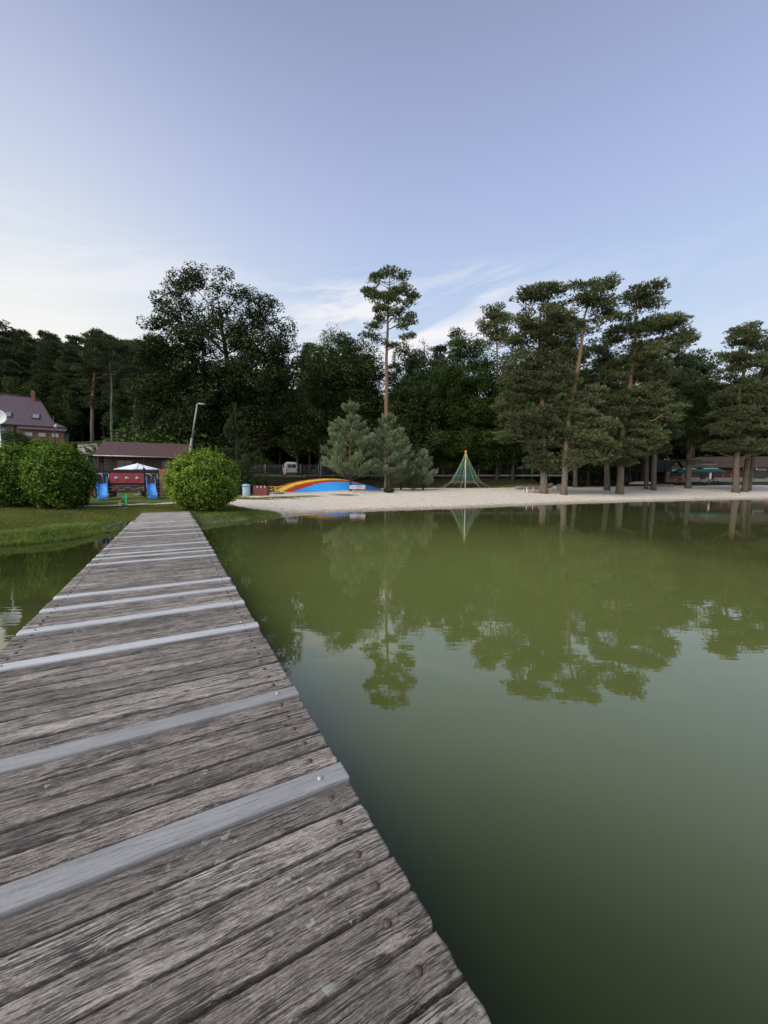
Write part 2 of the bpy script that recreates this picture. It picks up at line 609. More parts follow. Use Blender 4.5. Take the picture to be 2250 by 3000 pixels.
# body colour palest mid pond; shade of the left trees painted in as darkening
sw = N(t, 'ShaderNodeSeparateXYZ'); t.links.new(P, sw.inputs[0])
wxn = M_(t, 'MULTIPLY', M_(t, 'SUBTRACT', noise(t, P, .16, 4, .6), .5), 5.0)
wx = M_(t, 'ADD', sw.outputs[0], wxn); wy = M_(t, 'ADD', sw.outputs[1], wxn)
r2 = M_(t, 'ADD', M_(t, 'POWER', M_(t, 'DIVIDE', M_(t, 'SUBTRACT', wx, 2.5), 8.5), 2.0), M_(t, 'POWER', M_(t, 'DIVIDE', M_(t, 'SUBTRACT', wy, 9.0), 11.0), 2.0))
body_shade = ramp(t, M_(t, 'SQRT', r2), [(0.0, 1.25), (.5, 1.05), (1.0, .62), (1.0, .62)])
body_shade = M_(t, 'MULTIPLY', body_shade, ramp(t, M_(t, 'MULTIPLY', M_(t, 'ADD', wx, 12.0), .1), [(.25, .36), (.75, 1.0)]))
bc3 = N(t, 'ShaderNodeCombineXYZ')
for i in range(3): t.links.new(body_shade, bc3.inputs[i])
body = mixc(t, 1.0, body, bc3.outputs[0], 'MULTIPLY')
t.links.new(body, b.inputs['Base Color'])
b.inputs['Roughness'].default_value = .015
iorn = N(t, 'ShaderNodeMapRange'); iorn.inputs['From Min'].default_value = .2; iorn.inputs['From Max'].default_value = .55
iorn.inputs['To Min'].default_value = 1.33; iorn.inputs['To Max'].default_value = 1.8
t.links.new(lw.outputs['Facing'], iorn.inputs['Value']); t.links.new(iorn.outputs[0], b.inputs['IOR'])
mp = N(t, 'ShaderNodeMapping'); mp.inputs['Scale'].default_value = (.7, 2.2, 1)
t.links.new(P, mp.inputs[0])
w1 = noise(t, mp.outputs[0], 1.1, 3, .5); w2 = noise(t, mp.outputs[0], 4.5, 2, .5)
pm = ramp(t, noise(t, P, .09, 3, .5), [(.42, .25), (.62, 1.0)])
hgt = M_(t, 'MULTIPLY', M_(t, 'ADD', w1, M_(t, 'MULTIPLY', w2, .18)), pm)
add_bump(t, b, hgt, .2, .025)
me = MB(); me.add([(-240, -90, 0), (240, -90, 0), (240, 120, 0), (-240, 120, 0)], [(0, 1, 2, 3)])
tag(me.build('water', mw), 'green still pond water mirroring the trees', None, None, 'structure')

# ------------------------------------------------------------------ tree tools
def frame(Dv):
    Dv = Dv / np.linalg.norm(Dv, axis=1, keepdims=True)
    A = np.where(np.abs(Dv[:, 2:3]) < .9, np.array([[0, 0, 1.]]), np.array([[1., 0, 0]]))
    U = np.cross(Dv, A); U /= np.linalg.norm(U, axis=1, keepdims=True)
    return Dv, U, np.cross(Dv, U)


def rand_dirs(n, rng):
    d = rng.normal(size=(n, 3)); return d / np.linalg.norm(d, axis=1, keepdims=True)


def leaves(P_, Nrm, size, tint, rng, aspect=.6):
    """diamond leaves lying roughly across Nrm"""
    n = len(P_)
    Nn, U, W = frame(Nrm)
    a = rng.uniform(0, 2 * math.pi, n)[:, None]
    L = U * np.cos(a) + W * np.sin(a); S = np.cross(Nn, L)
    s = size[:, None]
    fold = Nn * s * .18
    V_ = np.stack([P_ - L * s * .5, P_ + S * s * aspect * .5 + fold, P_ + L * s * .5, P_ - S * s * aspect * .5 + fold], 1).reshape(-1, 3)
    loops = np.arange(4 * n); cnt = np.full(n, 4)
    return V_, loops, cnt, np.repeat(tint, 4)


def blades(P_, Dv, length, width, tint, rng, k=4, spread=.6, tip=.12):
    n = len(P_)
    P2 = np.repeat(P_, k, 0)
    D2 = np.repeat(Dv, k, 0) + rng.normal(size=(n * k, 3)) * spread
    D2, U, W = frame(D2)
    a = rng.uniform(0, 2 * math.pi, n * k)[:, None]
    S = U * np.cos(a) + W * np.sin(a)
    L = (np.repeat(length, k) * rng.uniform(.7, 1.2, n * k))[:, None]
    Wd = width * rng.uniform(.7, 1.3, n * k)[:, None]
    V_ = np.stack([P2 - S * Wd * .5, P2 + S * Wd * .5, P2 + D2 * L * .7 + S * Wd * .6, P2 + D2 * L], 1).reshape(-1, 3)
    loops = np.arange(4 * n * k); cnt = np.full(n * k, 4)
    tt = np.repeat(tint, k)
    return V_, loops, cnt, np.stack([tt - tip, tt - tip, tt, tt + tip], 1).ravel()


def spine_at(sp, z):
    sp = np.asarray(sp)
    return np.array([np.interp(z, sp[:, 2], sp[:, 0]), np.interp(z, sp[:, 2], sp[:, 1]), z])


DENS = 2.0


def sample_ells(ells, spacing, rng, shell=.55):
    """ells: (cx,cy,cz,rx,ry,rz[,density]) -> clump centres"""
    out = []
    for e in ells:
        cx, cy, cz_, rx, ry, rz = e[:6]
        dens = e[6] if len(e) > 6 else 1.0
        vol = 4.19 * rx * ry * rz
        n = max(3, int(dens * vol / spacing ** 3 * DENS) + 1)
        d = rand_dirs(n, rng)
        r_ = rng.uniform(shell, 1.0, n) ** .7
        out.append(np.array([cx, cy, cz_]) + d * r_[:, None] * np.array([rx, ry, rz]))
    return np.concatenate(out)


def limbs_mesh(m, spine, r0, cl, rng, zbase, slope=.45, nmain=14, thin=.03, steep=None):
    """trunk along spine, main limbs out to some clumps, twigs from the rest to the nearest limb"""
    sp = [Vector(p) for p in spine]
    Ht = spine[-1][2] - spine[0][2]
    # finer trunk
    zs = np.linspace(spine[0][2], spine[-1][2], 16)
    pts, rs = [], []
    for i, z in enumerate(zs):
        q = spine_at(spine, z); f = i / 15
        pts.append(q + np.array([.03, .02, 0]) * math.sin(i * 1.9) * (f > 0)); rs.append(r0 * ((1 - f) ** .75 * .9 + .06) * (1.35 if i == 0 else 1.0))
    pts[0] = np.array(spine[0]) - np.array([0, 0, .4])
    pts.insert(1, spine_at(spine, spine[0][2] + .6)); rs.insert(1, r0 * 1.02)
    m.tube(pts, rs, 10)
    if len(cl) == 0: return
    hd = np.array([np.hypot(*(c[:2] - spine_at(spine, min(c[2], spine[-1][2]))[:2])) for c in cl])
    order = rng.permutation(len(cl))
    prob = hd + .3
    main = rng.choice(len(cl), size=min(nmain, len(cl)), replace=False, p=prob / prob.sum())
    nodes = []
    for i in main:
        c = cl[i]
        z0 = min(max(c[2] - hd[i] * slope - .3, zbase), spine[-1][2] - .3)
        z0 = max(z0, spine[0][2] + .5)
        o = spine_at(spine, z0)
        L = np.linalg.norm(c - o)
        mid = o * .45 + c * .55 + np.array([0, 0, .10 * L * rng.uniform(-.5, 1)]) + rng.normal(size=3) * .06 * L
        ts = np.linspace(0, 1, 7)[:, None]
        cur = (1 - ts) ** 2 * o + 2 * ts * (1 - ts) * mid + ts ** 2 * c
        cur[1:-1] += rng.normal(size=(5, 3)) * .03 * L
        fr = (z0 - spine[0][2]) / max(Ht, .1)
        rb = min(.5 * r0 * (1 - fr) ** .6 + .02, thin + .016 * L)
        m.tube(cur, [max(.012, rb * (1 - .8 * s)) for s in np.linspace(0, 1, 7)], 5)
        nodes += list(cur[2:])
    for z in np.linspace(max(zbase, spine[0][2] + 1), spine[-1][2], 8): nodes.append(spine_at(spine, z))
    nodes = np.array(nodes)
    mains = set(int(x) for x in main)
    for i in order:
        if int(i) in mains: continue
        c = cl[i]
        dd = np.linalg.norm(nodes - c, axis=1) + np.maximum(nodes[:, 2] - c[2], 0) * 1.5
        o = nodes[int(np.argmin(dd))]
        L = np.linalg.norm(c - o)
        mid = (o + c) / 2 + rng.normal(size=3) * .08 * L
        m.tube([o, mid, c], [.012 + .009 * L, .01 + .006 * L, .01], 4, caps=False)
        nodes = np.vstack([nodes, mid[None], c[None]]) if len(nodes) < 400 else nodes


def pine_foliage(cl, rng, rad=.85, thick=.32, dens=70, blen=.27, bw=.06, k=4, centre=None, up=.8):
    Ps, Ds, T = [], [], []
    for c in cl:
        rr = rad * rng.uniform(.5, 1.3)
        n = int(dens * rr * rr)
        a = rng.uniform(0, 2 * math.pi, n); q = np.sqrt(rng.uniform(0, 1, n)) * rr
        lump = 1 + .3 * np.sin(3 * a + rng.uniform(0, 6))
        q = q * lump
        z = thick * (rng.uniform(-.5, 1, n)) * (1.1 - (q / rr) ** 2 * .7)
        P_ = c + np.stack([q * np.cos(a), q * np.sin(a), z], 1)
        dd = np.stack([np.cos(a) * q / rr, np.sin(a) * q / rr, np.full(n, up) + rng.normal(0, .25, n)], 1)
        if centre is not None:
            o = c[:2] - centre(c[2])[:2]; ln = np.hypot(*o) + 1e-6
            dd[:, :2] += .6 * o / ln
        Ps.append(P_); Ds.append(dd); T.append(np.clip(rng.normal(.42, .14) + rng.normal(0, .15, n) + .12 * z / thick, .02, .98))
    Ps = np.concatenate(Ps); Ds = np.concatenate(Ds); T = np.concatenate(T)
    return blades(Ps, Ds, np.full(len(Ps), blen), bw, T, rng, k, .55)


def leaf_foliage(cl, rng, rad=1.0, dens=60, size=.2, flat=.75, centre=None):
    Ps, Ns, T = [], [], []
    for c in cl:
        rr = rad * rng.uniform(.6, 1.25)
        n = int(dens * rr * rr)
        d = rand_dirs(n, rng)
        P_ = c + d * (rr * rng.uniform(.45, 1.0, n) ** .6)[:, None] * np.array([1, 1, flat])
        nr = d * .5 + np.array([0, 0, .75]) + rng.normal(size=(n, 3)) * .45
        Ps.append(P_); Ns.append(nr); T.append(np.clip(rng.normal(.42, .15) + rng.normal(0, .13, n), .02, .98))
    Ps = np.concatenate(Ps); Ns = np.concatenate(Ns); T = np.concatenate(T)
    return leaves(Ps, Ns, size * rng.uniform(.6, 1.3, len(Ps)), T, rng)


def make_tree(name, spine, r0, ells, kind, seed, spacing=.86, rad=.70, dens=78, size=.2, mat='pine', bark='bark_pine',
              nmain=16, label=None, cat='tree', group=None, slope=.35, shell=.45, thick=.42, blen=.29, bw=.065, k=4, flat=.75):
    """spine and ellipsoids in world coordinates; origin at the foot"""
    rng = np.random.default_rng(seed)
    spine = np.array(spine, float)
    o0 = spine[0].copy()
    spine = spine - o0
    E = [(e[0] - o0[0], e[1] - o0[1], e[2] - o0[2]) + tuple(e[3:]) for e in ells]
    cl = sample_ells(E, spacing, rng, shell)
    cl = cl[cl[:, 2] > .8]
    root = empty(name, tuple(o0))
    m = MB()
    limbs_mesh(m, spine, r0, cl, rng, .5, slope, nmain)
    m.build('trunk', MAT[bark], root)
    cen = lambda z: spine_at(spine, z)
    if kind == 'pine':
        V_, l, c, tt = pine_foliage(cl, rng, rad, thick, dens, blen, bw, k, cen)
    else:
        V_, l, c, tt = leaf_foliage(cl, rng, rad, dens, size, flat)
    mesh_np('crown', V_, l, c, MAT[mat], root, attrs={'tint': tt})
    tag(root, label, cat, group)
    return root


def hero(name, Y, spx, r0, epx, kind, seed, depth=.85, fluff=1.0, **kw):
    """spine and crown ellipses given at 1659 px display scale; converted to metres at distance Y"""
    sp = [DX(x, y, Y) for x, y in spx]
    z0 = g(sp[0][0], Y)
    sp[0][2] = z0
    for i in range(1, len(sp)):
        sp[i][1] += .5 * math.sin(i * 1.3 + seed) * (i > 1)
    E = []
    rr = np.random.default_rng(seed + 99)
    for e in epx:
        c = DX(e[0], e[1], Y); q = DX(e[0] + e[2], e[1], Y); s = DX(e[0], e[1] - e[3], Y)
        rx = q[0] - c[0]; rz = s[2] - c[2]
        ry = rx * depth
        oy = rr.uniform(-.3, .3) * rx
        dn = e[4] if len(e) > 4 else 1.0
        if kind == 'pine':
            rx, rz, dn = rx * .96, rz * (1.0 + .4 * fluff), dn * (.50 if e[1] < 700 else .52 if e[1] < 840 else .80) * (1 + .35 * (1 - fluff))
        E.append((c[0] + rr.normal() * .15, c[1] + oy, c[2] + rr.normal() * .25 - (.25 if kind == 'pine' else 0), rx, ry, rz, dn))
    if kind == 'pine' and fluff > .5:
        for i in range(len(E) - 1):
            a_, b2 = E[i], E[i + 1]
            f = rr.uniform(.3, .7)
            E.append(tuple(a_[k] * f + b2[k] * (1 - f) for k in range(3)) + (a_[3] * .6, a_[4] * .6, a_[5] * .9, .35))
    return make_tree(name, sp, r0, E, kind, seed, **kw)

# ================================================================== OBJECTS
# ------------------------------------------------------------------ jetty
JS, JC = .4756, .8796
UR, UL = .722, -1.400
DECK = .5


def JP(u, t_, z=0.0):
    return (u * JC - t_ * JS, u * JS + t_ * JC, z)


JROT = math.atan2(JS, JC)          # local x across the deck, local y along it
jet = empty('jetty', (0, 0, DECK), JROT)
tag(jet, 'long weathered grey plank jetty leading from the camera to the lawn', 'jetty')


def wood_mat(name, lo, mid, hi, rough, bump, grain=1.0, lichen=True, dist=.006, edge=True):
    m, t, b = new_mat(name)
    c = N(t, 'ShaderNodeTexCoord')
    oi = N(t, 'ShaderNodeObjectInfo')
    off = N(t, 'ShaderNodeCombineXYZ')
    for i, kk in enumerate((37.0, 91.0, 13.0)):
        t.links.new(M_(t, 'MULTIPLY', oi.outputs['Random'], kk), off.inputs[i])
    add = N(t, 'ShaderNodeVectorMath', operation='ADD')
    t.links.new(c.outputs['Object'], add.inputs[0]); t.links.new(off.outputs[0], add.inputs[1])
    # gentle waviness of the grain, bending round knots
    wv = N(t, 'ShaderNodeTexNoise', inp={'Scale': 2.2, 'Detail': 3, 'Roughness': .5})
    t.links.new(add.outputs[0], wv.inputs['Vector'])
    bend = N(t, 'ShaderNodeCombineXYZ')
    t.links.new(M_(t, 'MULTIPLY', M_(t, 'SUBTRACT', wv.outputs[0], .5), .045), bend.inputs[1])
    ad2 = N(t, 'ShaderNodeVectorMath', operation='ADD')
    t.links.new(add.outputs[0], ad2.inputs[0]); t.links.new(bend.outputs[0], ad2.inputs[1])
    def st(sx, sy):
        mp = N(t, 'ShaderNodeMapping'); mp.inputs['Scale'].default_value = (sx, sy, sy)
        t.links.new(ad2.outputs[0], mp.inputs[0]); return mp.outputs[0]
    g1 = noise(t, st(11.0 * grain, 150), 1.0, 6, .72)
    g2 = noise(t, st(62.0, 300), 1.0, 4, .75)
    g3 = noise(t, st(1.3, 7), 1.0, 5, .6)
    pit = noise(t, st(26, 80), 1.0, 3, .6)
    h = M_(t, 'ADD', M_(t, 'MULTIPLY', g1, .55), M_(t, 'MULTIPLY', g2, .45))
    h = M_(t, 'ADD', h, M_(t, 'MULTIPLY', M_(t, 'SUBTRACT', g3, .5), .35))
    col = ramp(t, h, [(.36, lo), (.47, mid), (.60, hi)])
    # long drying splits that follow the grain, pale and dark flecks
    rg_ = noise(t, st(2.2, 52), 1.0, 3, .5)
    split = ramp(t, M_(t, 'ABSOLUTE', M_(t, 'SUBTRACT', rg_, .5)), [(0.0, 1.0), (.012, .9), (.028, 0.0)])
    split = M_(t, 'MULTIPLY', split, ramp(t, noise(t, st(3.0, 9), 1.0, 3, .6), [(.42, 0.0), (.56, 1.0)]))
    fl = noise(t, st(75, 150), 1.0, 2, .6)
    if lichen: col = mixc(t, ramp(t, fl, [(.60, 0.0), (.72, .55)]), col, tuple(min(1, x * 1.35) for x in hi))
    col = mixc(t, M_(t, 'MULTIPLY', split, .9 if lichen else .35), col, tuple(x * .25 for x in lo) if lichen else lo)
    # dark cracks along the grain
    crk = ramp(t, g1, [(.34, 1.0), (.425, 0.0)])
    crk = M_(t, 'MULTIPLY', crk, ramp(t, pit, [(.35, .3), (.6, 1.0)]))
    col = mixc(t, M_(t, 'MULTIPLY', crk, .85), col, tuple(x * .22 for x in lo))
    if lichen:
        sy = N(t, 'ShaderNodeSeparateXYZ'); t.links.new(c.outputs['Object'], sy.inputs[0])
        ed = M_(t, 'ADD', M_(t, 'ABSOLUTE', sy.outputs[1]), M_(t, 'MULTIPLY', M_(t, 'SUBTRACT', pit, .5), .014))
        edg = ramp(t, M_(t, 'MULTIPLY', ed, 10.0), [(.635, 0.0), (.69, .85)])
        if edge: col = mixc(t, edg, col, (.028, .023, .018))
        bl = noise(t, st(9, 26), 1.0, 4, .65)
        col = mixc(t, ramp(t, bl, [(.54, 0.0), (.66, .55)]), col, tuple(x * .5 for x in mid))
    if lichen:
        kv = N(t, 'ShaderNodeTexVoronoi', inp={'Scale': 1.0, 'Randomness': 1.0}); t.links.new(st(1.5, 5.0), kv.inputs['Vector'])
        kc = N(t, 'ShaderNodeSeparateColor'); t.links.new(kv.outputs['Color'], kc.inputs[0])
        km = M_(t, 'MULTIPLY', ramp(t, M_(t, 'ADD', kv.outputs['Distance'], M_(t, 'MULTIPLY', M_(t, 'SUBTRACT', pit, .5), .05)), [(.035, 1.0), (.085, 0.0)]), ramp(t, kc.outputs[0], [(.55, 0.0), (.58, 1.0)]))
        col = mixc(t, M_(t, 'MULTIPLY', km, .8), col, (.045, .032, .024))
    # board to board tone, slightly brown / slightly green
    tone = ramp(t, oi.outputs['Random'], [(0, (.70, .67, .62)), (.2, (1.16, 1.10, 1.03)), (.4, (.84, .79, .73)), (.6, (1.30, 1.26, 1.20)), (.8, (.96, .95, .88)), (1, (.76, .74, .67))])
    if lichen: col = mixc(t, 1.0, col, tone, 'MULTIPLY')
    stain = ramp(t, noise(t, add.outputs[0], 3.5, 5, .65), [(.50, 0.0), (.66, .5)])
    col = mixc(t, M_(t, 'MULTIPLY', stain, 1.0 if lichen else .3), col, tuple(x * .6 for x in mid))
    if lichen:
        vo = noise(t, add.outputs[0], 24.0, 2, .5)
        vz = noise(t, add.outputs[0], 2.6, 2, .5)
        lm = M_(t, 'MULTIPLY', ramp(t, vo, [(.63, 0.0), (.66, 1.0)]), ramp(t, vz, [(.56, 0.0), (.64, 1.0)]))
        col = mixc(t, M_(t, 'MULTIPLY', lm, .85), col, (.42, .45, .34))
    t.links.new(col, b.inputs['Base Color'])
    b.inputs['Roughness'].default_value = rough
    b.inputs['Specular IOR Level'].default_value = .55 if lichen else .8
    hh = M_(t, 'SUBTRACT', M_(t, 'SUBTRACT', h, M_(t, 'MULTIPLY', crk, .5)), M_(t, 'MULTIPLY', split, .8))
    add_bump(t, b, hh, bump, dist)
    return m


MAT['wood_old'] = wood_mat('weathered_oak', (.050, .045, .040), (.200, .178, .160), (.48, .445, .41), .62, 1.0, dist=.013)
MAT['wood_far'] = wood_mat('weathered_oak_far', (.10, .09, .08), (.265, .238, .215), (.50, .46, .42), .55, .8, dist=.008, edge=False)
MAT['wood_new'] = wood_mat('planed_grey_board', (.195, .192, .188), (.255, .252, .248), (.325, .322, .318), .36, .3, .5, False, dist=.003)
MAT['wood_new_pale'] = wood_mat('planed_pale_board', (.37, .375, .385), (.47, .475, .49), (.57, .575, .59), .4, .3, .5, False, dist=.003)
MAT['wood_dark'] = simple('wet_dark_timber', (.06, .05, .04), .9, .3, 6, .4)
MAT['bolt_rust'] = simple('rusty_bolt', (.105, .075, .066), .55, .35, 60, .3, .45)
MAT['bolt_zinc'] = simple('zinc_bolt', (.42, .43, .45), .55, .1, 40, .1, .6)


def plank_mesh(name, wdt, th, seg, lat, rng, old, endj=.004):
    """plank along local x between UL and UR, centred on y=0, top near z=0"""
    xs = np.linspace(UL + rng.uniform(-endj, endj), UR + rng.uniform(-endj, endj) + (0 if old else .012), seg)
    ph = rng.uniform(0, 50)
    amp = .0035 if old else .0004
    def nz(x, s):
        return (np.sin(x * 7.3 + s + ph) * .5 + np.sin(x * 23.1 + s * 2.3 + ph) * .3 + np.sin(x * 61 + s * 4 + ph * 2) * .25 + np.sin(x * 131 + s * 5.1 + ph * 3) * .18)
    rows = []
    r_ = .005 if old else .003
    prof = [(-.5, -th), (-.5, -r_ * 1.4), (-.5 + r_ / wdt, -r_ * .35)] + [(q, 0) for q in np.linspace(-.5 + 2.5 * r_ / wdt, .5 - 2.5 * r_ / wdt, lat)] + [(.5 - r_ / wdt, -r_ * .35), (.5, -r_ * 1.4), (.5, -th)]
    for k, (q, z) in enumerate(prof):
        side = -1 if q < 0 else 1
        edge = min(1, (abs(q) / .5) ** 6)
        y = q * wdt + nz(xs, side * 3.1) * amp * edge
        zz = np.full(seg, float(z))
        if z > -th + 1e-6:
            zz += nz(xs, q * 9.0) * (.0013 if old else .0002) - (.0030 if old else 0) * edge * (np.abs(nz(xs * 1.7, side * 5)))
            zz += (.0016 * math.cos(q * math.pi * 2) if old else 0)
        xx = xs.copy()
        if old:
            xx[0] += .003 * math.sin(q * 40 + ph); xx[-1] += .003 * math.sin(q * 53 + ph)
        rows.append(np.stack([xx, y, zz], 1))
    n = len(prof)
    V_ = np.concatenate(rows)
    fs = []
    for k in range(n - 1):
        a_ = np.arange(seg - 1) + k * seg
        fs.append(np.stack([a_, a_ + 1, a_ + seg + 1, a_ + seg], 1))
    fs = np.concatenate(fs)
    loops = list(fs.ravel()); cnt = [4] * len(fs)
    loops += [k * seg for k in range(n)]; cnt.append(n)
    loops += [k * seg + seg - 1 for k in reversed(range(n))]; cnt.append(n)
    loops += [0, (n - 1) * seg, (n - 1) * seg + seg - 1, seg - 1]; cnt.append(4)
    return V_, loops, cnt


def t_of(py):
    """board position along the jetty from the height of its right end in the photo"""
    v = (1500 - py) / F
    Y = -1.5 / ((v * CP - SP) / (CP + v * SP))
    return (Y - UR * JS) / JC


LIGHT = [(2228, 2288), (2004, 2050), (1825, 1841), (1755, 1764), (1720.5, 1728), (1692.5, 1699), (1622.5, 1627), (1610.5, 1615), (1601, 1605), (1585, 1589),
         (1558.5, 1561.5), (1548, 1551), (1538, 1540), (1524, 1526.5), (1509.5, 1511.5), (1503, 1505)]
lights = [(t_of(a_) + t_of(b_)) / 2 for a_, b_ in LIGHT]
rngj = np.random.default_rng(3)
T_END = t_of(1497.5)
pitch = .1475
t0 = lights[0] - pitch * 32
idx = 0
bolt_me = {}


def bolt_obj(kind, parent, x, y, z):
    if kind not in bolt_me:
        m = MB(); r_ = .0155
        m.lathe([(r_, -.002), (r_, .001), (r_ * .93, .0045), (r_ * .7, .0085), (r_ * .35, .0108), (.0005, .0115)], 18)
        o = m.build('bolt', MAT[kind], parent); bolt_me[kind] = o.data
    else:
        o = bpy.data.objects.new('bolt', bolt_me[kind]); C.objects.link(o); o.parent = parent
    o.location = (x, y, z)
    return o


variants = []
k_light = [int(round((x - t0) / pitch)) for x in lights]
print('light plank index', k_light)
nplank = int((T_END - t0) / pitch) + 1
restV, restL, restC, nrest = [], [], [], 0
first_seen = 22
for i in range(nplank):
    tc_ = t0 + i * pitch
    isl = i in k_light
    gap = .005 if isl else rngj.choice([.007, .009, .011, .016])
    wdt = (.122 if isl else pitch - gap)
    y0 = tc_ + (0 if isl else rngj.uniform(-.0015, .0015))
    zoff = (.006 if isl else rngj.uniform(-.004, .003))
    th = .045 if isl else .06
    skew = rngj.uniform(-.0012, .0012)
    if i < first_seen or i >= first_seen + 99:
        V_, l, c = plank_mesh('x', wdt, th, 24, 4, rngj, not isl)
        V_[:, 1] += y0; V_[:, 2] += zoff
        if isl:
            mesh_obj = mesh_np('plank', V_, l, c, MAT['wood_new_pale'], jet)
        else:
            restV.append(V_); restL.append(np.array(l) + nrest); restC.append(np.array(c)); nrest += len(V_)
        continue
    near = i < first_seen + 38
    V_, l, c = plank_mesh('x', wdt, th, 260 if near else 70, 9 if near else 5, rngj, not isl)
    p = mesh_np('plank', V_, l, c, MAT[('wood_new' if i < 45 else 'wood_new_pale') if isl else 'wood_old'], jet, smooth=True)
    p.location = (0, y0, zoff); p.rotation_euler = (0, 0, skew)
    if isl: p['label'] = 'smooth pale grey replacement board'
    jb = rngj.uniform(-.012, .012)
    bolt_obj('bolt_zinc' if isl or rngj.random() < .12 else 'bolt_rust', p, UR - .125 + jb, rngj.uniform(-.012, .012), .0005)
    bolt_obj('bolt_zinc' if isl else 'bolt_rust', p, UL + .13 + jb, rngj.uniform(-.012, .012), .0005)
if restV:
    o = mesh_np('planking', np.concatenate(restV), np.concatenate(restL), np.concatenate(restC), MAT['wood_far'], jet)
    o['kind'] = 'stuff'
for u in (UL + .13, (UL + UR) / 2, UR - .13):
    m = MB(); m.box((u, (T_END + t0) / 2 - .1, -.06 - .085), (.10, T_END - t0 - .1, .16))
    m.build('bearer', MAT['wood_dark'], jet)
for tt in np.arange(t0 + .6, T_END - .3, 2.6):
    for u in (UL + .13, UR - .13):
        m = MB(); m.tube([(u, tt, -2.2), (u, tt, -.23)], [.11, .10], 12)
        m.build('pile', MAT['wood_dark'], jet)
for u, nm in ((UR - .035, 1), (UL + .035, -1)):
    m = MB(); m.box((u, T_END - 2.3, .0105), (.045, 4.2, .014), bev=.003)
    m.build('edge_strip', MAT['wood_dark'], jet)

# ------------------------------------------------------------------ trees
H_ = hero
H_('pine_tree', 50, [(836, 1055), (835, 900), (835, 770), (838, 680), (841, 610), (843, 580)], .36,
   [(843, 586, 16, 8, 2.2), (824, 594, 16, 7, 2.0), (862, 600, 12, 8, 2.0), (811, 604, 10, 5, 1.6), (876, 616, 10, 12, 2.0), (803, 622, 17, 7, 2.0), (800, 630, 12, 6, 1.6),
    (838, 632, 20, 9, 1.6), (864, 628, 14, 9, 1.4), (884, 640, 11, 8, 2.0), (822, 646, 16, 8, 1.6), (850, 650, 22, 8, 1.5), (876, 656, 14, 8, 1.6), (824, 666, 18, 8, 1.7), (856, 670, 18, 7, 1.2),
    (884, 672, 9, 8, 1.6), (834, 684, 22, 7, 1.3), (872, 690, 14, 8, 1.5), (886, 702, 10, 7, 1.4), (810, 704, 14, 6, 1.8), (796, 716, 13, 7, 2.0), (812, 724, 10, 6, 1.8), (866, 708, 18, 6, .8), (888, 718, 10, 6, 1.6), (880, 732, 9, 5, 1.4), (852, 742, 9, 4, 1.3), (828, 738, 7, 5, 1.6)], 'pine', 11, fluff=0.0,
   label='tallest lone Scots pine with long bare orange trunk rising behind the silvery young pines', nmain=26, spacing=.72, rad=.62, dens=95, thick=.34, blen=.27, bw=.07)
H_('pine_tree', 45, [(1175, 1055), (1173, 900), (1169, 760), (1166, 680), (1170, 628)], .43,
   [(1172, 632, 50, 9, 1.6), (1135, 650, 22, 7, 1.6), (1185, 655, 30, 8), (1165, 690, 62, 16, 1.2), (1195, 720, 45, 18, 1.2), (1118, 725, 30, 14), (1130, 770, 45, 20), (1205, 765, 38, 22),
    (1120, 820, 42, 22), (1190, 815, 45, 24), (1105, 870, 35, 18), (1150, 905, 40, 18), (1205, 880, 32, 22), (1175, 950, 38, 14, 1.5), (1160, 985, 28, 14, 1.6), (1192, 1000, 20, 9, 1.5), (1110, 905, 30, 16, 1.2), (1105, 940, 26, 10, 1.2), (1225, 925, 30, 14, 1.2)], 'pine', 12,
   label='big Scots pine with forked orange upper trunk standing on the sand beside the picnic table', nmain=26, dens=75)
H_('pine_tree', 44, [(1218, 1055), (1224, 950), (1236, 860), (1246, 790), (1256, 720), (1266, 670), (1290, 625), (1326, 592)], .36,
   [(1268, 632, 30, 12, 1.6), (1245, 622, 14, 9, 1.6), (1300, 612, 22, 9, 1.8), (1322, 592, 11, 7, 2.2), (1312, 637, 20, 8, 1.5), (1256, 655, 28, 9, 1.3), (1320, 668, 28, 10, 1.3), (1335, 690, 24, 10),
    (1230, 690, 14, 8), (1270, 700, 30, 10, .8), (1232, 930, 36, 13, 1.5), (1270, 950, 42, 14, 1.5), (1300, 965, 30, 10, 1.5), (1250, 975, 40, 12, 1.5), (1262, 890, 35, 16, 1.2), (1290, 920, 34, 14, 1.3), (1240, 992, 30, 9, 1.3), (1300, 985, 34, 9, 1.5), (1275, 860, 30, 14)], 'pine', 13,
   label='Scots pine whose thin top leans to the right above all its neighbours', nmain=24, spacing=.85, dens=85)
H_('pine_tree', 47, [(1339, 1053), (1345, 930), (1358, 820), (1368, 740), (1376, 680), (1382, 635)], .42,
   [(1385, 632, 42, 9, 1.6), (1362, 652, 26, 8, 1.4), (1405, 655, 32, 9, 1.4), (1450, 690, 44, 8, 1.6), (1420, 705, 48, 10, 1.4), (1360, 715, 45, 12, 1.3), (1465, 712, 28, 8, 1.2),
    (1435, 745, 48, 14), (1365, 770, 45, 18), (1330, 800, 32, 18), (1420, 800, 42, 18), (1350, 850, 42, 22), (1415, 860, 38, 20), (1325, 895, 36, 18, 1.2), (1372, 920, 38, 16, 1.2),
    (1345, 960, 36, 14, 1.5), (1315, 985, 30, 9, 1.6), (1345, 995, 26, 8, 1.6), (1400, 940, 34, 14, 1.4), (1390, 970, 26, 9, 1.3), (1440, 900, 34, 14)], 'pine', 14,
   label='broad Scots pine with flat layered top and stout plated trunk, foremost of the right clump', nmain=28, dens=75)
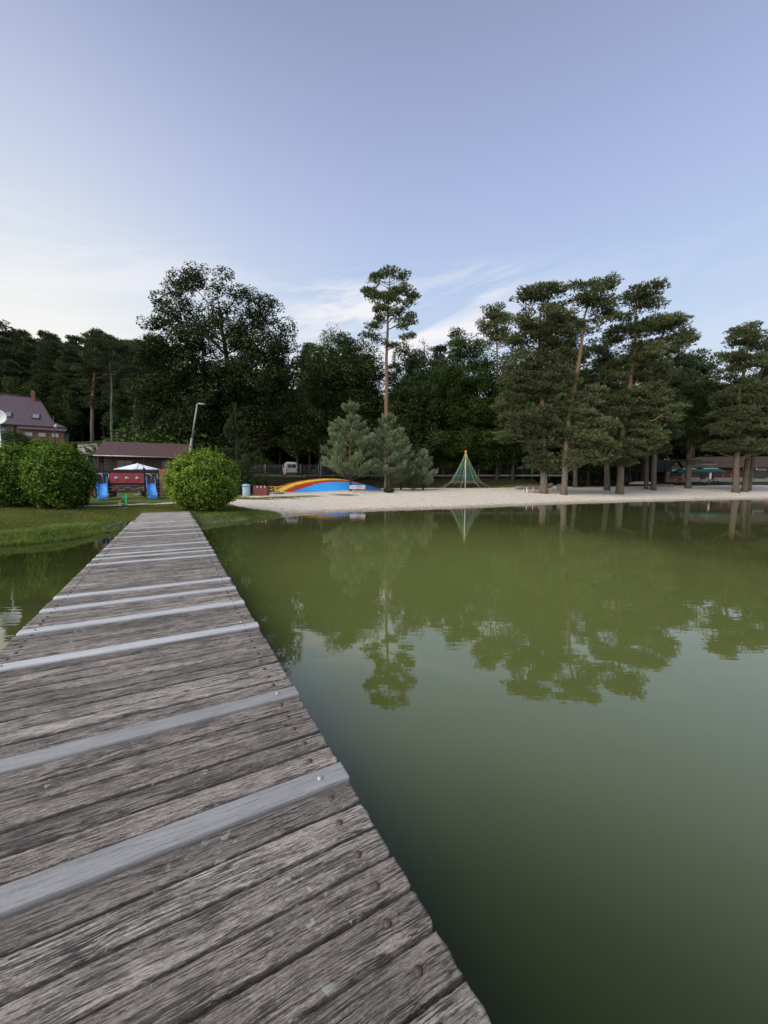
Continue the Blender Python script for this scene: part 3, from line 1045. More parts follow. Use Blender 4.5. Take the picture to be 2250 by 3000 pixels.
H_('pine_tree', 52, [(1312, 1048), (1310, 900), (1305, 780), (1302, 720)], .36,
   [(1300, 735, 28, 12), (1290, 765, 36, 16), (1320, 790, 34, 16), (1285, 820, 40, 20), (1300, 865, 42, 22), (1270, 850, 30, 20), (1310, 915, 34, 16)], 'pine', 15,
   label='Scots pine behind the leaning one, its grey trunk left of the stoutest trunk', nmain=18, dens=60, mat='pine_far')
H_('pine_tree', 57, [(1243, 1047), (1240, 900), (1232, 780), (1226, 700)], .3,
   [(1222, 708, 26, 10, 1.3), (1210, 735, 36, 14), (1240, 765, 42, 18), (1215, 805, 44, 20), (1245, 850, 46, 22), (1210, 890, 40, 20)], 'pine', 27,
   label='dark Scots pine filling the gap between the forked and the leaning pine', nmain=16, dens=60, mat='pine_far')
H_('pine_tree', 56, [(1396, 1046), (1400, 900), (1404, 780), (1405, 720)], .28,
   [(1405, 745, 30, 14), (1330, 850, 30, 20), (1395, 790, 40, 18), (1430, 830, 40, 20), (1395, 860, 40, 22), (1440, 890, 34, 18), (1410, 930, 38, 16), (1395, 970, 30, 10)], 'pine', 16,
   label='slim grey Scots pine with dark crown behind the canoe', nmain=16, dens=55, mat='pine_far')
H_('pine_tree', 54, [(1412, 1046), (1416, 900), (1428, 780), (1436, 735)], .34,
   [(1470, 735, 30, 9, 1.2), (1445, 770, 40, 14), (1490, 780, 26, 10, .8), (1450, 820, 40, 18), (1455, 870, 36, 18), (1430, 930, 34, 14), (1415, 965, 32, 8, 1.4)], 'pine', 17,
   label='Scots pine with grey trunk just left of the dark roofed hut', nmain=16, dens=55, mat='pine_far')
H_('pine_tree', 58, [(1487, 1048), (1489, 940), (1493, 850), (1500, 760)], .40,
   [(1505, 757, 26, 8, 1.2), (1488, 778, 34, 9, 1.2), (1525, 790, 20, 8), (1500, 805, 40, 12, .9), (1515, 845, 40, 14, .8), (1485, 870, 36, 14), (1520, 900, 42, 16), (1480, 920, 38, 16), (1510, 950, 40, 14)], 'pine', 18,
   label='dark trunked pine carrying the climbing platform and rope ladder', nmain=16, dens=60, mat='pine_far')
H_('pine_tree', 52, [(1590, 1052), (1592, 960), (1600, 850), (1608, 770), (1612, 705)], .40,
   [(1613, 706, 27, 8, 1.8), (1598, 730, 32, 10, 1.5), (1635, 742, 28, 9, 1.4), (1582, 768, 32, 10, 1.3), (1622, 775, 36, 12, 1.3), (1578, 808, 28, 10, 1.2), (1628, 820, 42, 14, 1.2), (1585, 850, 38, 14),
    (1640, 865, 40, 16), (1590, 895, 44, 14), (1565, 925, 32, 10, 1.2), (1620, 920, 46, 14), (1590, 960, 48, 10, 1.5), (1635, 965, 40, 12, 1.5), (1560, 975, 30, 7, 1.4), (1655, 900, 30, 16)], 'pine', 19,
   label='large tiered Scots pine in front of the red hall, nearest trunk of three', nmain=26, dens=75)
H_('pine_tree', 54, [(1609, 1050), (1625, 900), (1645, 780), (1660, 720)], .36,
   [(1660, 725, 40, 14), (1680, 770, 50, 20), (1670, 830, 45, 22), (1690, 900, 50, 26), (1650, 950, 50, 14)], 'pine', 20,
   label='Scots pine, middle trunk of the three before the red hall', nmain=14, dens=55, mat='pine_far')
H_('pine_tree', 56, [(1617, 1048), (1640, 900), (1690, 780), (1710, 720)], .34,
   [(1710, 735, 40, 14), (1720, 800, 55, 20), (1720, 880, 55, 26)], 'pine', 21,
   label='thin grey Scots pine, rightmost trunk of the three before the red hall', nmain=10, dens=45, mat='pine_far')
H_('pine_tree', 62, [(1078, 1048), (1076, 850), (1072, 740), (1068, 668)], .30,
   [(1068, 668, 20, 9, 1.6), (1055, 690, 28, 8, 1.5), (1085, 695, 26, 9, 1.5), (1065, 715, 38, 9, 1.2), (1085, 735, 30, 8), (1050, 735, 20, 7)], 'pine', 22,
   label='far Scots pine top between the bright leafy tree and the big pines', nmain=14, spacing=.9, dens=75, mat='pine')
H_('pine_tree', 68, [(990, 1045), (990, 850), (988, 760), (988, 712)], .25,
   [(988, 714, 13, 8, 1.6), (990, 738, 18, 10, 1.5), (985, 765, 18, 10, 1.5)], 'pine', 23,
   label='small far pine top just left of the bright leafy tree', nmain=10, dens=70, mat='pine_far')
# left hillside pines with trunks in view
H_('pine_tree', 62, [(199, 950), (199, 860), (200, 800), (203, 760), (208, 725)], .30,
   [(208, 728, 20, 8, 1.4), (225, 745, 26, 9, 1.2), (190, 760, 26, 9, 1.2), (215, 780, 32, 10, 1.2), (175, 800, 24, 8, 1.2), (185, 825, 22, 7, 1.2), (200, 855, 22, 6, .8), (195, 880, 18, 5, .7)], 'pine', 24,
   label='pine with straight orange trunk on the slope behind the small white outbuilding', nmain=14, spacing=.95, dens=70, mat='pine_far')
H_('pine_tree', 64, [(241, 945), (240, 880), (238, 850), (244, 820), (239, 790), (246, 770), (240, 740)], .2,
   [(245, 735, 22, 8), (262, 752, 24, 9), (235, 770, 20, 8), (262, 790, 22, 8), (250, 815, 14, 5)], 'pine', 25,
   label='pine with thin crooked grey trunk on the slope behind the brown cabin', nmain=10, dens=60, mat='pine_far', bark='bark_birch')
H_('pine_tree', 66, [(287, 930), (292, 880), (300, 800), (300, 750)], .2,
   [(300, 745, 22, 9), (285, 765, 24, 9), (305, 790, 20, 8)], 'pine', 26,
   label='pine with leaning pale trunk between the crooked pine and the big beech', nmain=8, dens=60, mat='pine_far')

# broadleaf
H_('beech_tree', 50, [(515, 1042), (512, 950), (500, 850), (488, 760), (480, 690), (470, 640)], .62,
   [(425, 590, 32, 20, .8), (400, 622, 40, 18, .7), (455, 618, 38, 20, .6), (487, 598, 14, 10, .8), (505, 635, 32, 16, .65), (545, 648, 30, 18, .7), (580, 672, 34, 22, .7), (600, 712, 32, 20, .8), (375, 660, 38, 16, .7), (335, 694, 34, 12, .9), (372, 708, 40, 16, .7),
    (440, 680, 60, 30, .45), (520, 690, 60, 32, .5), (470, 735, 90, 30, .55), (575, 750, 62, 30, .8), (625, 790, 34, 40, .8), (560, 820, 85, 50, .75), (470, 830, 75, 55, .65),
    (600, 880, 60, 50, .8), (530, 900, 90, 50, .7), (450, 900, 60, 45, .7), (625, 930, 40, 36, .8)], 'leaf', 31, depth=.75,
   label='huge dark beech with a gappy domed top, largest tree on the left', nmain=44, spacing=1.35, rad=1.1, dens=115, size=.27, mat='beech', bark='bark_grey', slope=.7, shell=.5)
H_('beech_tree', 47, [(395, 1010), (392, 930), (385, 850), (370, 780)], .4,
   [(365, 745, 60, 22), (330, 775, 50, 28), (400, 790, 55, 34), (320, 830, 42, 36), (375, 850, 60, 40), (430, 870, 42, 40), (345, 900, 50, 28), (405, 920, 50, 28), (465, 945, 34, 26)], 'leaf', 32, depth=.7,
   label='lower dark beech in front of the huge one, above the brown cabin roof', nmain=30, spacing=1.3, rad=1.1, dens=115, size=.27, mat='beech', bark='bark_grey', slope=.6)
H_('leafy_tree', 56, [(748, 1040), (748, 950), (745, 850), (742, 760)], .4,
   [(735, 745, 40, 22), (775, 758, 42, 26), (700, 775, 34, 26), (745, 800, 70, 36), (800, 815, 32, 44), (710, 850, 46, 44), (765, 870, 68, 46), (720, 920, 50, 40), (790, 930, 52, 40), (750, 975, 70, 30)], 'leaf', 33,
   label='rounded mid green leafy tree directly left of the tall lone pine', nmain=26, spacing=1.45, rad=1.15, dens=105, size=.27, mat='leaf', bark='bark_grey')
H_('birch_tree', 60, [(694, 1035), (692, 900), (696, 800), (700, 710)], .22,
   [(702, 735, 28, 16, .6), (690, 765, 22, 22, .9), (684, 810, 18, 36, .9), (682, 870, 17, 34, .8), (712, 722, 20, 10, .5)], 'leaf', 34,
   label='pale thin birch with feathery bare twig tips beside the dark beech', nmain=40, spacing=1.2, rad=.9, dens=55, size=.2, mat='leaf_pale', bark='bark_birch')
H_('leafy_tree', 57, [(888, 1045), (886, 950), (884, 850), (882, 770)], .35,
   [(880, 765, 26, 22), (905, 790, 32, 30), (865, 810, 30, 30), (890, 850, 52, 36), (920, 880, 36, 40), (870, 905, 46, 40), (915, 950, 50, 34), (875, 975, 46, 26)], 'leaf', 35,
   label='dark leafy tree directly right of the tall lone pine', nmain=24, spacing=1.45, rad=1.15, dens=105, size=.27, mat='leaf', bark='bark_grey')
H_('leafy_tree', 60, [(922, 1045), (922, 850), (918, 760), (915, 725)], .2,
   [(915, 735, 10, 14, .7), (928, 765, 14, 12, .5), (912, 765, 12, 16, .8)], 'leaf', 36,
   label='slender sparse tree top poking up right of the tall lone pine', nmain=16, spacing=1.0, rad=.6, dens=60, size=.22, mat='leaf', bark='bark_grey')
H_('leafy_tree', 58, [(1015, 1043), (1015, 950), (1014, 850), (1012, 770)], .38,
   [(1010, 758, 38, 16, 1.2), (1035, 780, 36, 20), (978, 790, 30, 20), (1012, 815, 64, 26), (970, 845, 36, 32), (1045, 855, 40, 34), (1000, 885, 62, 34), (1048, 915, 38, 34), (968, 930, 40, 34), (1010, 955, 66, 30), (1050, 985, 32, 20), (975, 990, 36, 18)], 'leaf', 37,
   label='bright green bushy leafy tree behind the rope climbing pyramid', nmain=30, spacing=1.4, rad=1.1, dens=115, size=.26, mat='leaf_bright', bark='bark_grey')


# cone shaped young pines made of upright brushy shoots
def young_pine(name, base, H, R_, seed, mat, label, n_shoot=2600, low=.9, group=None, slen=.34, droop=False, trunk_r=.12, lobes=.22):
    rng = np.random.default_rng(seed)
    root = empty(name, base)
    m = MB(); m.tube([(0, 0, -.3), (.03, .02, H * .4), (0, 0, H * .97)], [trunk_r, trunk_r * .7, .015], 8)
    hs = rng.uniform(0, 1, n_shoot) ** 1.35
    azs = rng.uniform(0, 2 * math.pi, n_shoot)
    # whorled layers: shoots gather on limbs
    nl = 46
    lh = np.sort(rng.uniform(0, .93, nl) ** 1.15); la = np.arange(nl) * 2.4 + rng.uniform(-.3, .3, nl)
    prof = lambda h: R_ * (np.minimum(1, (1 - h) * 1.25) ** .85) * (.78 + .22 * np.minimum(1, h / .12)) + .05
    Ps, Ds, T = [], [], []
    per = n_shoot // nl
    for h, a_ in zip(lh, la):
        L = prof(h) * rng.uniform(1 - lobes, 1 + lobes * .5)
        z0 = low + h * (H - low)
        rise = (.05 if droop else .45) * L
        e = np.array([math.cos(a_) * L, math.sin(a_) * L, z0 + rise - (.25 * L if droop else 0)])
        o = np.array([0, 0, z0 - .1])
        m.tube([o, o * .5 + e * .5 + np.array([0, 0, -.06 * L]), e], [.012 + .012 * L, .012 + .006 * L, .006], 5)
        n = int(per * (.35 + 1.1 * L / R_))
        s = rng.uniform(.25, 1.03, n) ** .8
        wd = .36 * L * (1.15 - s) + .10
        side = rng.normal(size=n) * wd * .7
        p = o + (e - o) * s[:, None]
        p[:, 0] += -math.sin(a_) * side; p[:, 1] += math.cos(a_) * side
        p[:, 2] += rng.normal(size=n) * .12 + (0 if droop else .12 * s)
        out = np.array([math.cos(a_), math.sin(a_), 0])
        if droop:
            d_ = out[None] * .9 + np.stack([-math.sin(a_) * np.sign(side) * .6, math.cos(a_) * np.sign(side) * .6, np.full(n, -.15)], 1)
        else:
            d_ = out[None] * .55 + np.array([0, 0, .8])
        d_ = d_ + rng.normal(size=(n, 3)) * .22
        Ps.append(p); Ds.append(d_); T.append(np.clip(rng.normal(.38, .1) + rng.normal(0, .16, n) + .15 * (s - .6), .02, .95))
    # leader candle cluster
    n = 26
    Ps.append(np.stack([rng.normal(size=n) * .10, rng.normal(size=n) * .10, rng.uniform(H * .9, H * .985, n)], 1))
    Ds.append(np.stack([rng.normal(size=n) * .3, rng.normal(size=n) * .3, np.ones(n)], 1)); T.append(np.full(n, .55))
    Ps = np.concatenate(Ps); Ds = np.concatenate(Ds); T = np.concatenate(T)
    Dn, U, W = frame(Ds)
    # each shoot = brush: several needles fans along its axis
    allP, allD, allT = [], [], []
    for j in range(4):
        allP.append(Ps + Dn * slen * (j / 4.0)); allD.append(Dn); allT.append(np.clip(T + .07 * j, 0, 1))
    V_, l, c, tt = blades(np.concatenate(allP), np.concatenate(allD), np.full(4 * len(Ps), slen * .42), .026 if not droop else .035, np.concatenate(allT), rng, 4, .5, .06)
    m.build('trunk', MAT['bark_grey' if droop else 'bark_pine_far'], root)
    mesh_np('crown', V_, l, c, MAT[mat], root, attrs={'tint': tt})
    tag(root, label, 'tree', group)
    return root


def ypine(cx_px, top_py, Y, rpx, seed, mat, label, **kw):
    """display pixels"""
    tp = DX(cx_px, top_py, Y); bs = DX(cx_px, 1050, Y)
    x = bs[0]; z = g(x, Y)
    r_ = rpx * K * Y / F
    return young_pine(kw.pop('name', 'young_pine'), (x, Y, z), tp[2] - z, r_, seed, mat, label, **kw)


ypine(757, 868, 41, 62, 41, 'blue_pine', 'silvery green young pine beside the bouncing pillow, larger and left of the pair', n_shoot=4200, low=1.2, slen=.36)
ypine(836, 893, 43, 50, 42, 'blue_pine', 'silvery green young pine standing in front of the tall lone pine trunk', n_shoot=3400, low=1.0, slen=.34)
ypine(866, 925, 45, 34, 43, 'blue_pine', 'narrow young pine filling the right side of the silvery pair', n_shoot=2000, low=.4, slen=.30)
ypine(914, 972, 46, 28, 44, 'blue_pine', 'small dark young pine nearest the rope climbing pyramid', n_shoot=1300, low=.3, slen=.28)
ypine(893, 1018, 44, 16, 45, 'leaf_bright', 'little bright green pine seedling at the edge of the sand', n_shoot=500, low=.15, slen=.2, trunk_r=.05)
ypine(513, 872, 39, 44, 46, 'spruce', 'dark green spruce with a bare leader right of the round hedge bush', name='spruce_tree', n_shoot=3400, low=.5, slen=.30, droop=True)
ypine(528, 985, 37, 22, 47, 'spruce', 'low dark spruce tucked behind the round hedge bush', name='spruce_tree', n_shoot=1200, low=.1, slen=.28, droop=True)

# generic forest prototypes (placed where one first stands, then copied)
protos = {}


def proto(key):
    rng = np.random.default_rng(hash(key) % 1000 if False else sum(map(ord, key)))
    if key.startswith('pine'):
        H = 24; base = {'pineA': 11, 'pineB': 8, 'pineC': 13}[key]
        E = []
        z = base
        while z < H - 1.0:
            f = (z - base) / (H - base)
            r_ = (2.9 * (1 - f) ** .55 + .5)
            a_ = rng.uniform(0, 6.28)
            E.append((math.cos(a_) * r_ * .45, math.sin(a_) * r_ * .45, z, r_, r_, .7 + .3 * r_, 1.0))
            z += 1.35
        E.append((0, 0, H - .7, .8, .8, .8, 2.0))
        t_ = make_tree('pine_tree', [(0, 0, 0), (.1, 0, 8), (.25, .1, 16), (0, 0, H - .3)], .24, E, 'pine', sum(map(ord, key)), spacing=1.15, rad=.95, dens=42, thick=.4, blen=.34, bw=.09, k=4,
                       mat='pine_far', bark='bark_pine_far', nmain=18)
    elif key.startswith('leaf'):
        H = 18
        E = []
        for i in range(13):
            a_ = rng.uniform(0, 6.28); rr = rng.uniform(0, 3.0); z = rng.uniform(4.5, 15.5)
            s = 1 - abs(z - 9) / 12
            E.append((math.cos(a_) * rr * s, math.sin(a_) * rr * s, z, 2.6 * s + .6, 2.6 * s + .6, 2.0 * s + .5, .8))
        E.append((0, 0, 16.5, 1.6, 1.6, 1.3, 1.0))
        t_ = make_tree('leafy_tree', [(0, 0, 0), (.1, .1, 7), (0, 0, 16)], .3, E, 'leaf', sum(map(ord, key)), spacing=1.6, rad=1.25, dens=38, size=.36, mat='leaf', bark='bark_grey', nmain=18)
    elif key == 'spruceA':
        t_ = young_pine('spruce_tree', (0, 0, 0), 20, 3.4, 77, 'spruce', None, n_shoot=3000, low=1.5, slen=.75, droop=True, trunk_r=.22)
    elif key == 'shrubA':
        E = [(0, 0, 1.2, 1.9, 1.6, 1.2), (1.2, .3, 1.0, 1.3, 1.3, 1.0), (-1.3, .2, .9, 1.2, 1.2, .9), (.2, 0, 2.2, 1.1, 1.0, .8)]
        t_ = make_tree('shrub', [(0, 0, 0), (0, 0, 1), (0, 0, 2.2)], .06, E, 'leaf', 55, spacing=.8, rad=.7, dens=75, size=.20, mat='leaf', bark='bark_grey', nmain=10)
    return t_


def place(key, x, Y, scale, rz, label, group, mat=None, cat='tree', lean=0.0):
    if key not in protos:
        protos[key] = proto(key); o = protos[key]
    else:
        o = copy_tree(protos[key])
    o.location = (x, Y, g(x, Y) - .1); o.scale = (scale * random.uniform(.9, 1.1),) * 2 + (scale,)
    o.rotation_euler = (random.uniform(-.02, .02), lean + random.uniform(-.02, .02), rz)
    tag(o, label, cat, group)
    return o


def ptop(key, dx_, top_dy, Y, Hp, label, group, **kw):
    tp = DX(dx_, top_dy, Y); x = tp[0]; z = g(x, Y)
    return place(key, x, Y, (tp[2] - z) / Hp, random.uniform(0, 6.28), label, group, **kw)


GL = 'pines on the wooded slope at the left'
LL = 'dark pine in the dense wood behind the tiled house and cabin'
for i, (x_, y_) in enumerate([(2, 692), (28, 722), (52, 712), (75, 730), (98, 716), (120, 725), (143, 738), (165, 727), (185, 735), (212, 712), (230, 722), (255, 735), (275, 730), (300, 742), (322, 755)]):
    ptop(['pineA', 'pineB', 'pineC'][i % 3], x_, y_, 76 + (i * 37 % 13), 24, LL, GL)
for i, x_ in enumerate([-20, 14, 45, 88, 110, 150, 178, 222, 262, 290, 330, 350]):
    ptop(['pineB', 'pineC', 'pineA'][i % 3], x_, 745 + (i * 29 % 17), 92 + (i * 17 % 9), 24, LL, GL)
GM = 'leafy trees under the pines on the left slope'
for (x_, y_, Y) in [(20, 810, 70), (62, 822, 66), (110, 850, 68), (150, 840, 74), (250, 845, 72), (310, 850, 66), (130, 905, 60), (270, 900, 62), (0, 870, 66)]:
    ptop('leafA', x_, y_, Y, 18, 'leafy tree lower than the pines on the slope behind the house', GM)
GB = 'trees in the dark wood behind the beach'
LB = 'tree in the dark wood behind the fence, seen between the nearer trees'
for i, (x_, y_, Y) in enumerate([(640, 800, 74), (600, 790, 80), (560, 800, 78), (500, 800, 80), (450, 800, 78), (400, 800, 76), (665, 740, 82), (720, 745, 72), (780, 745, 74), (850, 760, 70), (930, 790, 66), (955, 745, 72), (900, 750, 76),
                                (1085, 760, 66), (1120, 740, 72), (1170, 740, 74), (1215, 745, 70), (1260, 770, 68), (1310, 760, 74), (1360, 740, 76), (1400, 750, 70), (1450, 780, 76), (1100, 850, 60), (1060, 810, 68)]):
    ptop(['leafA', 'pineB', 'leafB', 'leafA', 'spruceA'][i % 5], x_, y_, Y, [18, 24, 18, 18, 20][i % 5], LB, GB)
GR = 'dark pines behind the huts at the right'
LR = 'dark pine behind the huts at the right'
for i, (x_, y_, Y) in enumerate([(1430, 850, 92), (1465, 835, 98), (1500, 800, 100), (1530, 770, 96), (1548, 830, 106), (1560, 850, 98), (1600, 820, 108), (1640, 790, 100), (1680, 780, 104), (1720, 800, 100), (1480, 880, 110), (1520, 860, 112), (1575, 870, 112), (1620, 850, 115)]):
    ptop(['pineB', 'spruceA', 'pineB', 'leafB'][i % 4], x_, y_, Y, [24, 20, 24, 18][i % 4], LR, GR)
# visible plain trunks under the canopy
GT = 'bare grey trunks in the shade behind the rope pyramid'
for (x_, Y) in [(1073, 58), (1108, 58), (972, 60), (940, 62), (1128, 61), (1010, 64), (1240, 66), (1270, 64), (1360, 68), (1372, 72)]:
    b0 = DX(x_, 1040, Y)
    place('leafB', b0[0], Y, random.uniform(.85, 1.0), random.uniform(0, 6), 'shaded leafy tree with bare grey lower trunk behind the rope pyramid', GT)
# shrubs
GS = 'bushes growing behind the brown cabin'
for (x_, y_, Y) in [(312, 912, 50), (335, 908, 49), (365, 918, 47), (395, 930, 46), (430, 940, 46), (320, 935, 46)]:
    tp = DX(x_, y_, Y); z = g(tp[0], Y)
    place('shrubA', tp[0], Y, max(.8, (tp[2] - z) / 3.0), random.uniform(0, 6), 'green bush in the row rising behind the brown cabin roof', GS, cat='bush')
GS2 = 'low bushes under the dark wood'
for (x_, Y, s_) in [(560, 47, .7), (590, 80, .9), (650, 82, 1.0), (700, 62, 1.0), (930, 60, .8), (960, 63, .9), (1000, 66, .8), (1060, 64, .9), (1090, 66, .7), (1130, 66, .8), (1200, 68, .9), (1280, 70, .9), (1330, 72, .9), (1380, 74, 1.0), (1440, 80, 1.0), (560, 66, 1.2), (520, 60, 1.2), (480, 58, 1.2), (440, 56, 1.2)]:
    b0 = DX(x_, 1040, Y)
    place('shrubA', b0[0], Y, s_, random.uniform(0, 6), 'low dark bush at the foot of the wood', GS2, cat='bush')

# far wood as one mass
rngf = np.random.default_rng(5)
cl = []
for i_ in range(5200):
    a_ = rngf.uniform(-1.15, 1.15)
    d_ = (rngf.uniform(112, 128) if i_ % 2 else rngf.uniform(92, 100)) + 10 * math.sin(a_ * 9)
    if i_ % 2 == 0 and a_ > .38: continue
    x = math.sin(a_) * d_ * 1.25; y = math.cos(a_) * d_ * .9 + 12
    top = 17 + 3 * math.sin(a_ * 23) + 2 * math.sin(a_ * 51)
    if a_ > .55: top -= 3
    if i_ % 2 == 0: top = top * (.42 if -.75 < a_ < .38 else .0)
    cl.append((x, y, g(x, y) + rngf.uniform(0, 1) ** 1.2 * top + .2))
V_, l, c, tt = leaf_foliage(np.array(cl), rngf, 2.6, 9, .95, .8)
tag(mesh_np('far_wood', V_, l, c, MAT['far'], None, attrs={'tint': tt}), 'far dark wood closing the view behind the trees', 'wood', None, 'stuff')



# clipped hedge balls
def bush(name, c, rx, ry, rz, n, seed, mat, label, leaf=.125, noisy=.13, boxy=1.0):
    rng = np.random.default_rng(seed)
    x, y = c
    z0 = g(x, y)
    root = empty(name, (x, y, z0))
    d = rand_dirs(n, rng)
    lump = 1 + noisy * wob(d[:, 0] * 4, d[:, 1] * 4 + d[:, 2] * 5, 1.4, seed) + .03 * wob(d[:, 0] * 11, d[:, 2] * 11, 1.0, seed)
    rr = rng.uniform(0, 1, n) ** .13
    out = rng.random(n) < .07
    rr = np.where(out, rng.uniform(1.0, 1.11, n), rr)
    e = np.sign(d) * np.abs(d) ** (1 / boxy)
    e /= np.maximum(1e-6, (np.abs(e) ** 2).sum(1, keepdims=True) ** .5) ** .35 if boxy != 1 else 1
    P_ = e * (rr * lump)[:, None] * np.array([rx, ry, rz]); P_[:, 2] += rz * .98
    # leafy shoots standing out of the clipped surface
    ns_ = n // 260
    sd_ = rand_dirs(ns_ * 3, rng); sd_ = sd_[sd_[:, 2] > -.15][:ns_]; ns_ = len(sd_)
    base_ = sd_ * np.array([rx, ry, rz]); base_[:, 2] += rz * .98
    sdir = sd_ * .5 + np.array([0, 0, .8]) + rng.normal(size=(ns_, 3)) * .2
    ln_ = rng.uniform(.10, .34, ns_) * (rx / 1.6)
    k_ = 9
    sp_ = np.repeat(base_, k_, 0) + np.repeat(sdir * ln_[:, None], k_, 0) * np.tile(np.linspace(.0, 1, k_), ns_)[:, None] + rng.normal(size=(ns_ * k_, 3)) * .03
    P_ = np.concatenate([P_, sp_]); d = np.concatenate([d, np.repeat(sd_, k_, 0)]); rr = np.concatenate([rr, np.full(ns_ * k_, 1.08)]); n = len(P_)
    P_[:, 2] = np.maximum(P_[:, 2], .04 + .1 * rng.random(n))
    nr = d * .6 + np.array([0, 0, .6]) + rng.normal(size=(n, 3)) * .5
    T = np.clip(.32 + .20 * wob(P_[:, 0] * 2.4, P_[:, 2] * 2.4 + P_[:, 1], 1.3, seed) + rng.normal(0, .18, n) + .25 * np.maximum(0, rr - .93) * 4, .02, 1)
    V_, l, c_, tt = leaves(P_, nr, leaf * rng.uniform(.5, 1.4, n), T, rng, .55)
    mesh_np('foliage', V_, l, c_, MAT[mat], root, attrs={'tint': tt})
    m = MB()
    for i in range(34):
        q = rand_dirs(1, rng)[0]; q[2] = abs(q[2]) * .9
        e_ = q * np.array([rx, ry, rz * 1.6]) * rng.uniform(.6, .93)
        m.tube([(rng.normal() * .1, rng.normal() * .1, -.1), e_ * .45 + np.array([0, 0, .15]), e_ + np.array([0, 0, .15])], [.03, .018, .006], 5, caps=False)
    m.build('stem', MAT['bark_grey'], root)
    tag(root, label, 'bush')
    return root


bc = PX(596, 1400, 21.3)
bush('hedge_bush', (bc[0], 21.3), 1.74, 1.7, 1.60, 30000, 61, 'hedge_light', 'bright green round clipped bush at the right of the jetty end')
bc = PX(62, 1400, 19.6)
bush('hedge_bush', (bc[0] - .3, 19.6), 1.7, 1.6, 1.50, 25000, 62, 'hedge', 'big dark green clipped bush at the left edge of the lawn', noisy=.1)
bc = PX(176, 1400, 19.4)
bush('hedge_bush', (bc[0], 19.4), 1.36, 1.4, 1.53, 25000, 63, 'hedge', 'big clipped bush with pale shoots on top, grown against the one at the left edge', noisy=.1)
# columnar evergreen and hedges by the house
p = PX(211, 1300, 48)
bush('evergreen_column', (p[0], 48), .52, .5, 1.75, 9000, 64, 'hedge', 'narrow clipped evergreen column right of the tiled house', leaf=.11, boxy=1.6)
p = PX(30, 1300, 48)
bush('garden_hedge', (p[0], 48), 2.6, 1.5, 1.75, 15000, 65, 'leaf', 'mid green garden bush below the white walled end of the tiled house', leaf=.14)
p = PX(112, 1300, 48)
bush('garden_hedge', (p[0], 48.5), 2.0, 1.4, 1.55, 14000, 66, 'hedge', 'fresh green garden bush below the glazed porch of the tiled house', leaf=.14)
p = PX(262, 1400, 36)
bush('garden_hedge', (p[0], 36), .9, .8, .7, 5000, 67, 'leaf', 'low dark bush in front of the shed by the cabin', leaf=.1)
p = DX(895, 1050, 43)
bush('beach_weed', (DX(840, 1055, 40)[0], 40), .55, .4, .25, 1800, 68, 'leaf', 'low green weed clump at the foot of the second young pine', leaf=.09)


# bank grass
def grass_patch(name, pts_xy, hts, seed, mat, label):
    rng = np.random.default_rng(seed)
    n = len(pts_xy)
    z = gz(pts_xy[:, 0], pts_xy[:, 1])
    P_ = np.column_stack([pts_xy, np.maximum(z, -.03)])
    D_ = np.column_stack([rng.normal(size=n) * .25, rng.normal(size=n) * .25, np.ones(n)])
    T = np.clip(.5 + .25 * wob(pts_xy[:, 0] * 1.5, pts_xy[:, 1] * 1.5, 1, 4) + rng.normal(0, .15, n), .02, 1)
    V_, l, c, tt = blades(P_, D_, hts, .012, T, rng, 3, .28, .1)
    return tag(mesh_np(name, V_, l, c, mat, None, attrs={'tint': tt}), label, 'grass', None, 'stuff')


MAT['grass_blade'] = foliage_mat('grass_blades', (.085, .125, .030), (.26, .33, .085), .3, yellow=(.42, .44, .19))
MAT['lawn_blade'] = foliage_mat('lawn_blades', (.08, .11, .025), (.23, .25, .07), .3, yellow=(.40, .35, .16))
rg = np.random.default_rng(9)
xy = np.column_stack([rg.uniform(-24, -5, 260000), rg.uniform(9, 24, 260000)])
dd = shore_dist(xy[:, 0], xy[:, 1])
ang = np.arctan2(xy[:, 0], xy[:, 1])
vis = (ang > -.85)
jet_l = np.abs((xy[:, 0] * JC + xy[:, 1] * JS) - (UL + UR) / 2) < 1.05
ontop = (-xy[:, 0] * JS + xy[:, 1] * JC) < T_END
sdp = poly_sd(xy[:, 0], xy[:, 1], sandpoly)
left_b = xy[:, 0] < -9.9
k1 = (dd > -.12) & (dd < 1.5) & vis & (sdp < .15) & ~(jet_l & ontop)
k1 &= rg.random(len(xy)) < np.where(left_b, 1.0 - .6 * np.clip(dd / 1.5, 0, 1), .55)
q = xy[k1]; dq = dd[k1]
hh = (np.where(q[:, 0] < -9.9, .21, .12) * (1 - .45 * np.clip(dq / 1.5, 0, 1))) * rg.uniform(.4, 1.25, len(q)) * (.8 + .3 * wob(q[:, 0] * 2, q[:, 1] * 2, 1, 1))
hh = np.where((q[:, 1] > 15.2) & (q[:, 0] < -9.5), hh * .45, hh)
grass_patch('bank_grass', q, hh, 10, MAT['grass_blade'], 'bright long grass fringing the water edge')
k2 = (dd > 1.2) & vis & (sdp < -.2) & (rg.random(len(xy)) < .62) & ~(jet_l & ontop)
q = xy[k2]
pdq = np.full(len(q), 1e9)
for (ax, ay), (bx, by) in zip(pa[:-1], pa[1:]):
    dx, dy = bx - ax, by - ay
    tt_ = np.clip(((q[:, 0] - ax) * dx + (q[:, 1] - ay) * dy) / (dx * dx + dy * dy), 0, 1)
    pdq = np.minimum(pdq, np.hypot(q[:, 0] - ax - tt_ * dx, q[:, 1] - ay - tt_ * dy))
q = q[pdq > .55]
grass_patch('lawn_grass', q, .05 * rg.uniform(.5, 1.5, len(q)), 12, MAT['lawn_blade'], 'short mown lawn grass behind the bank')
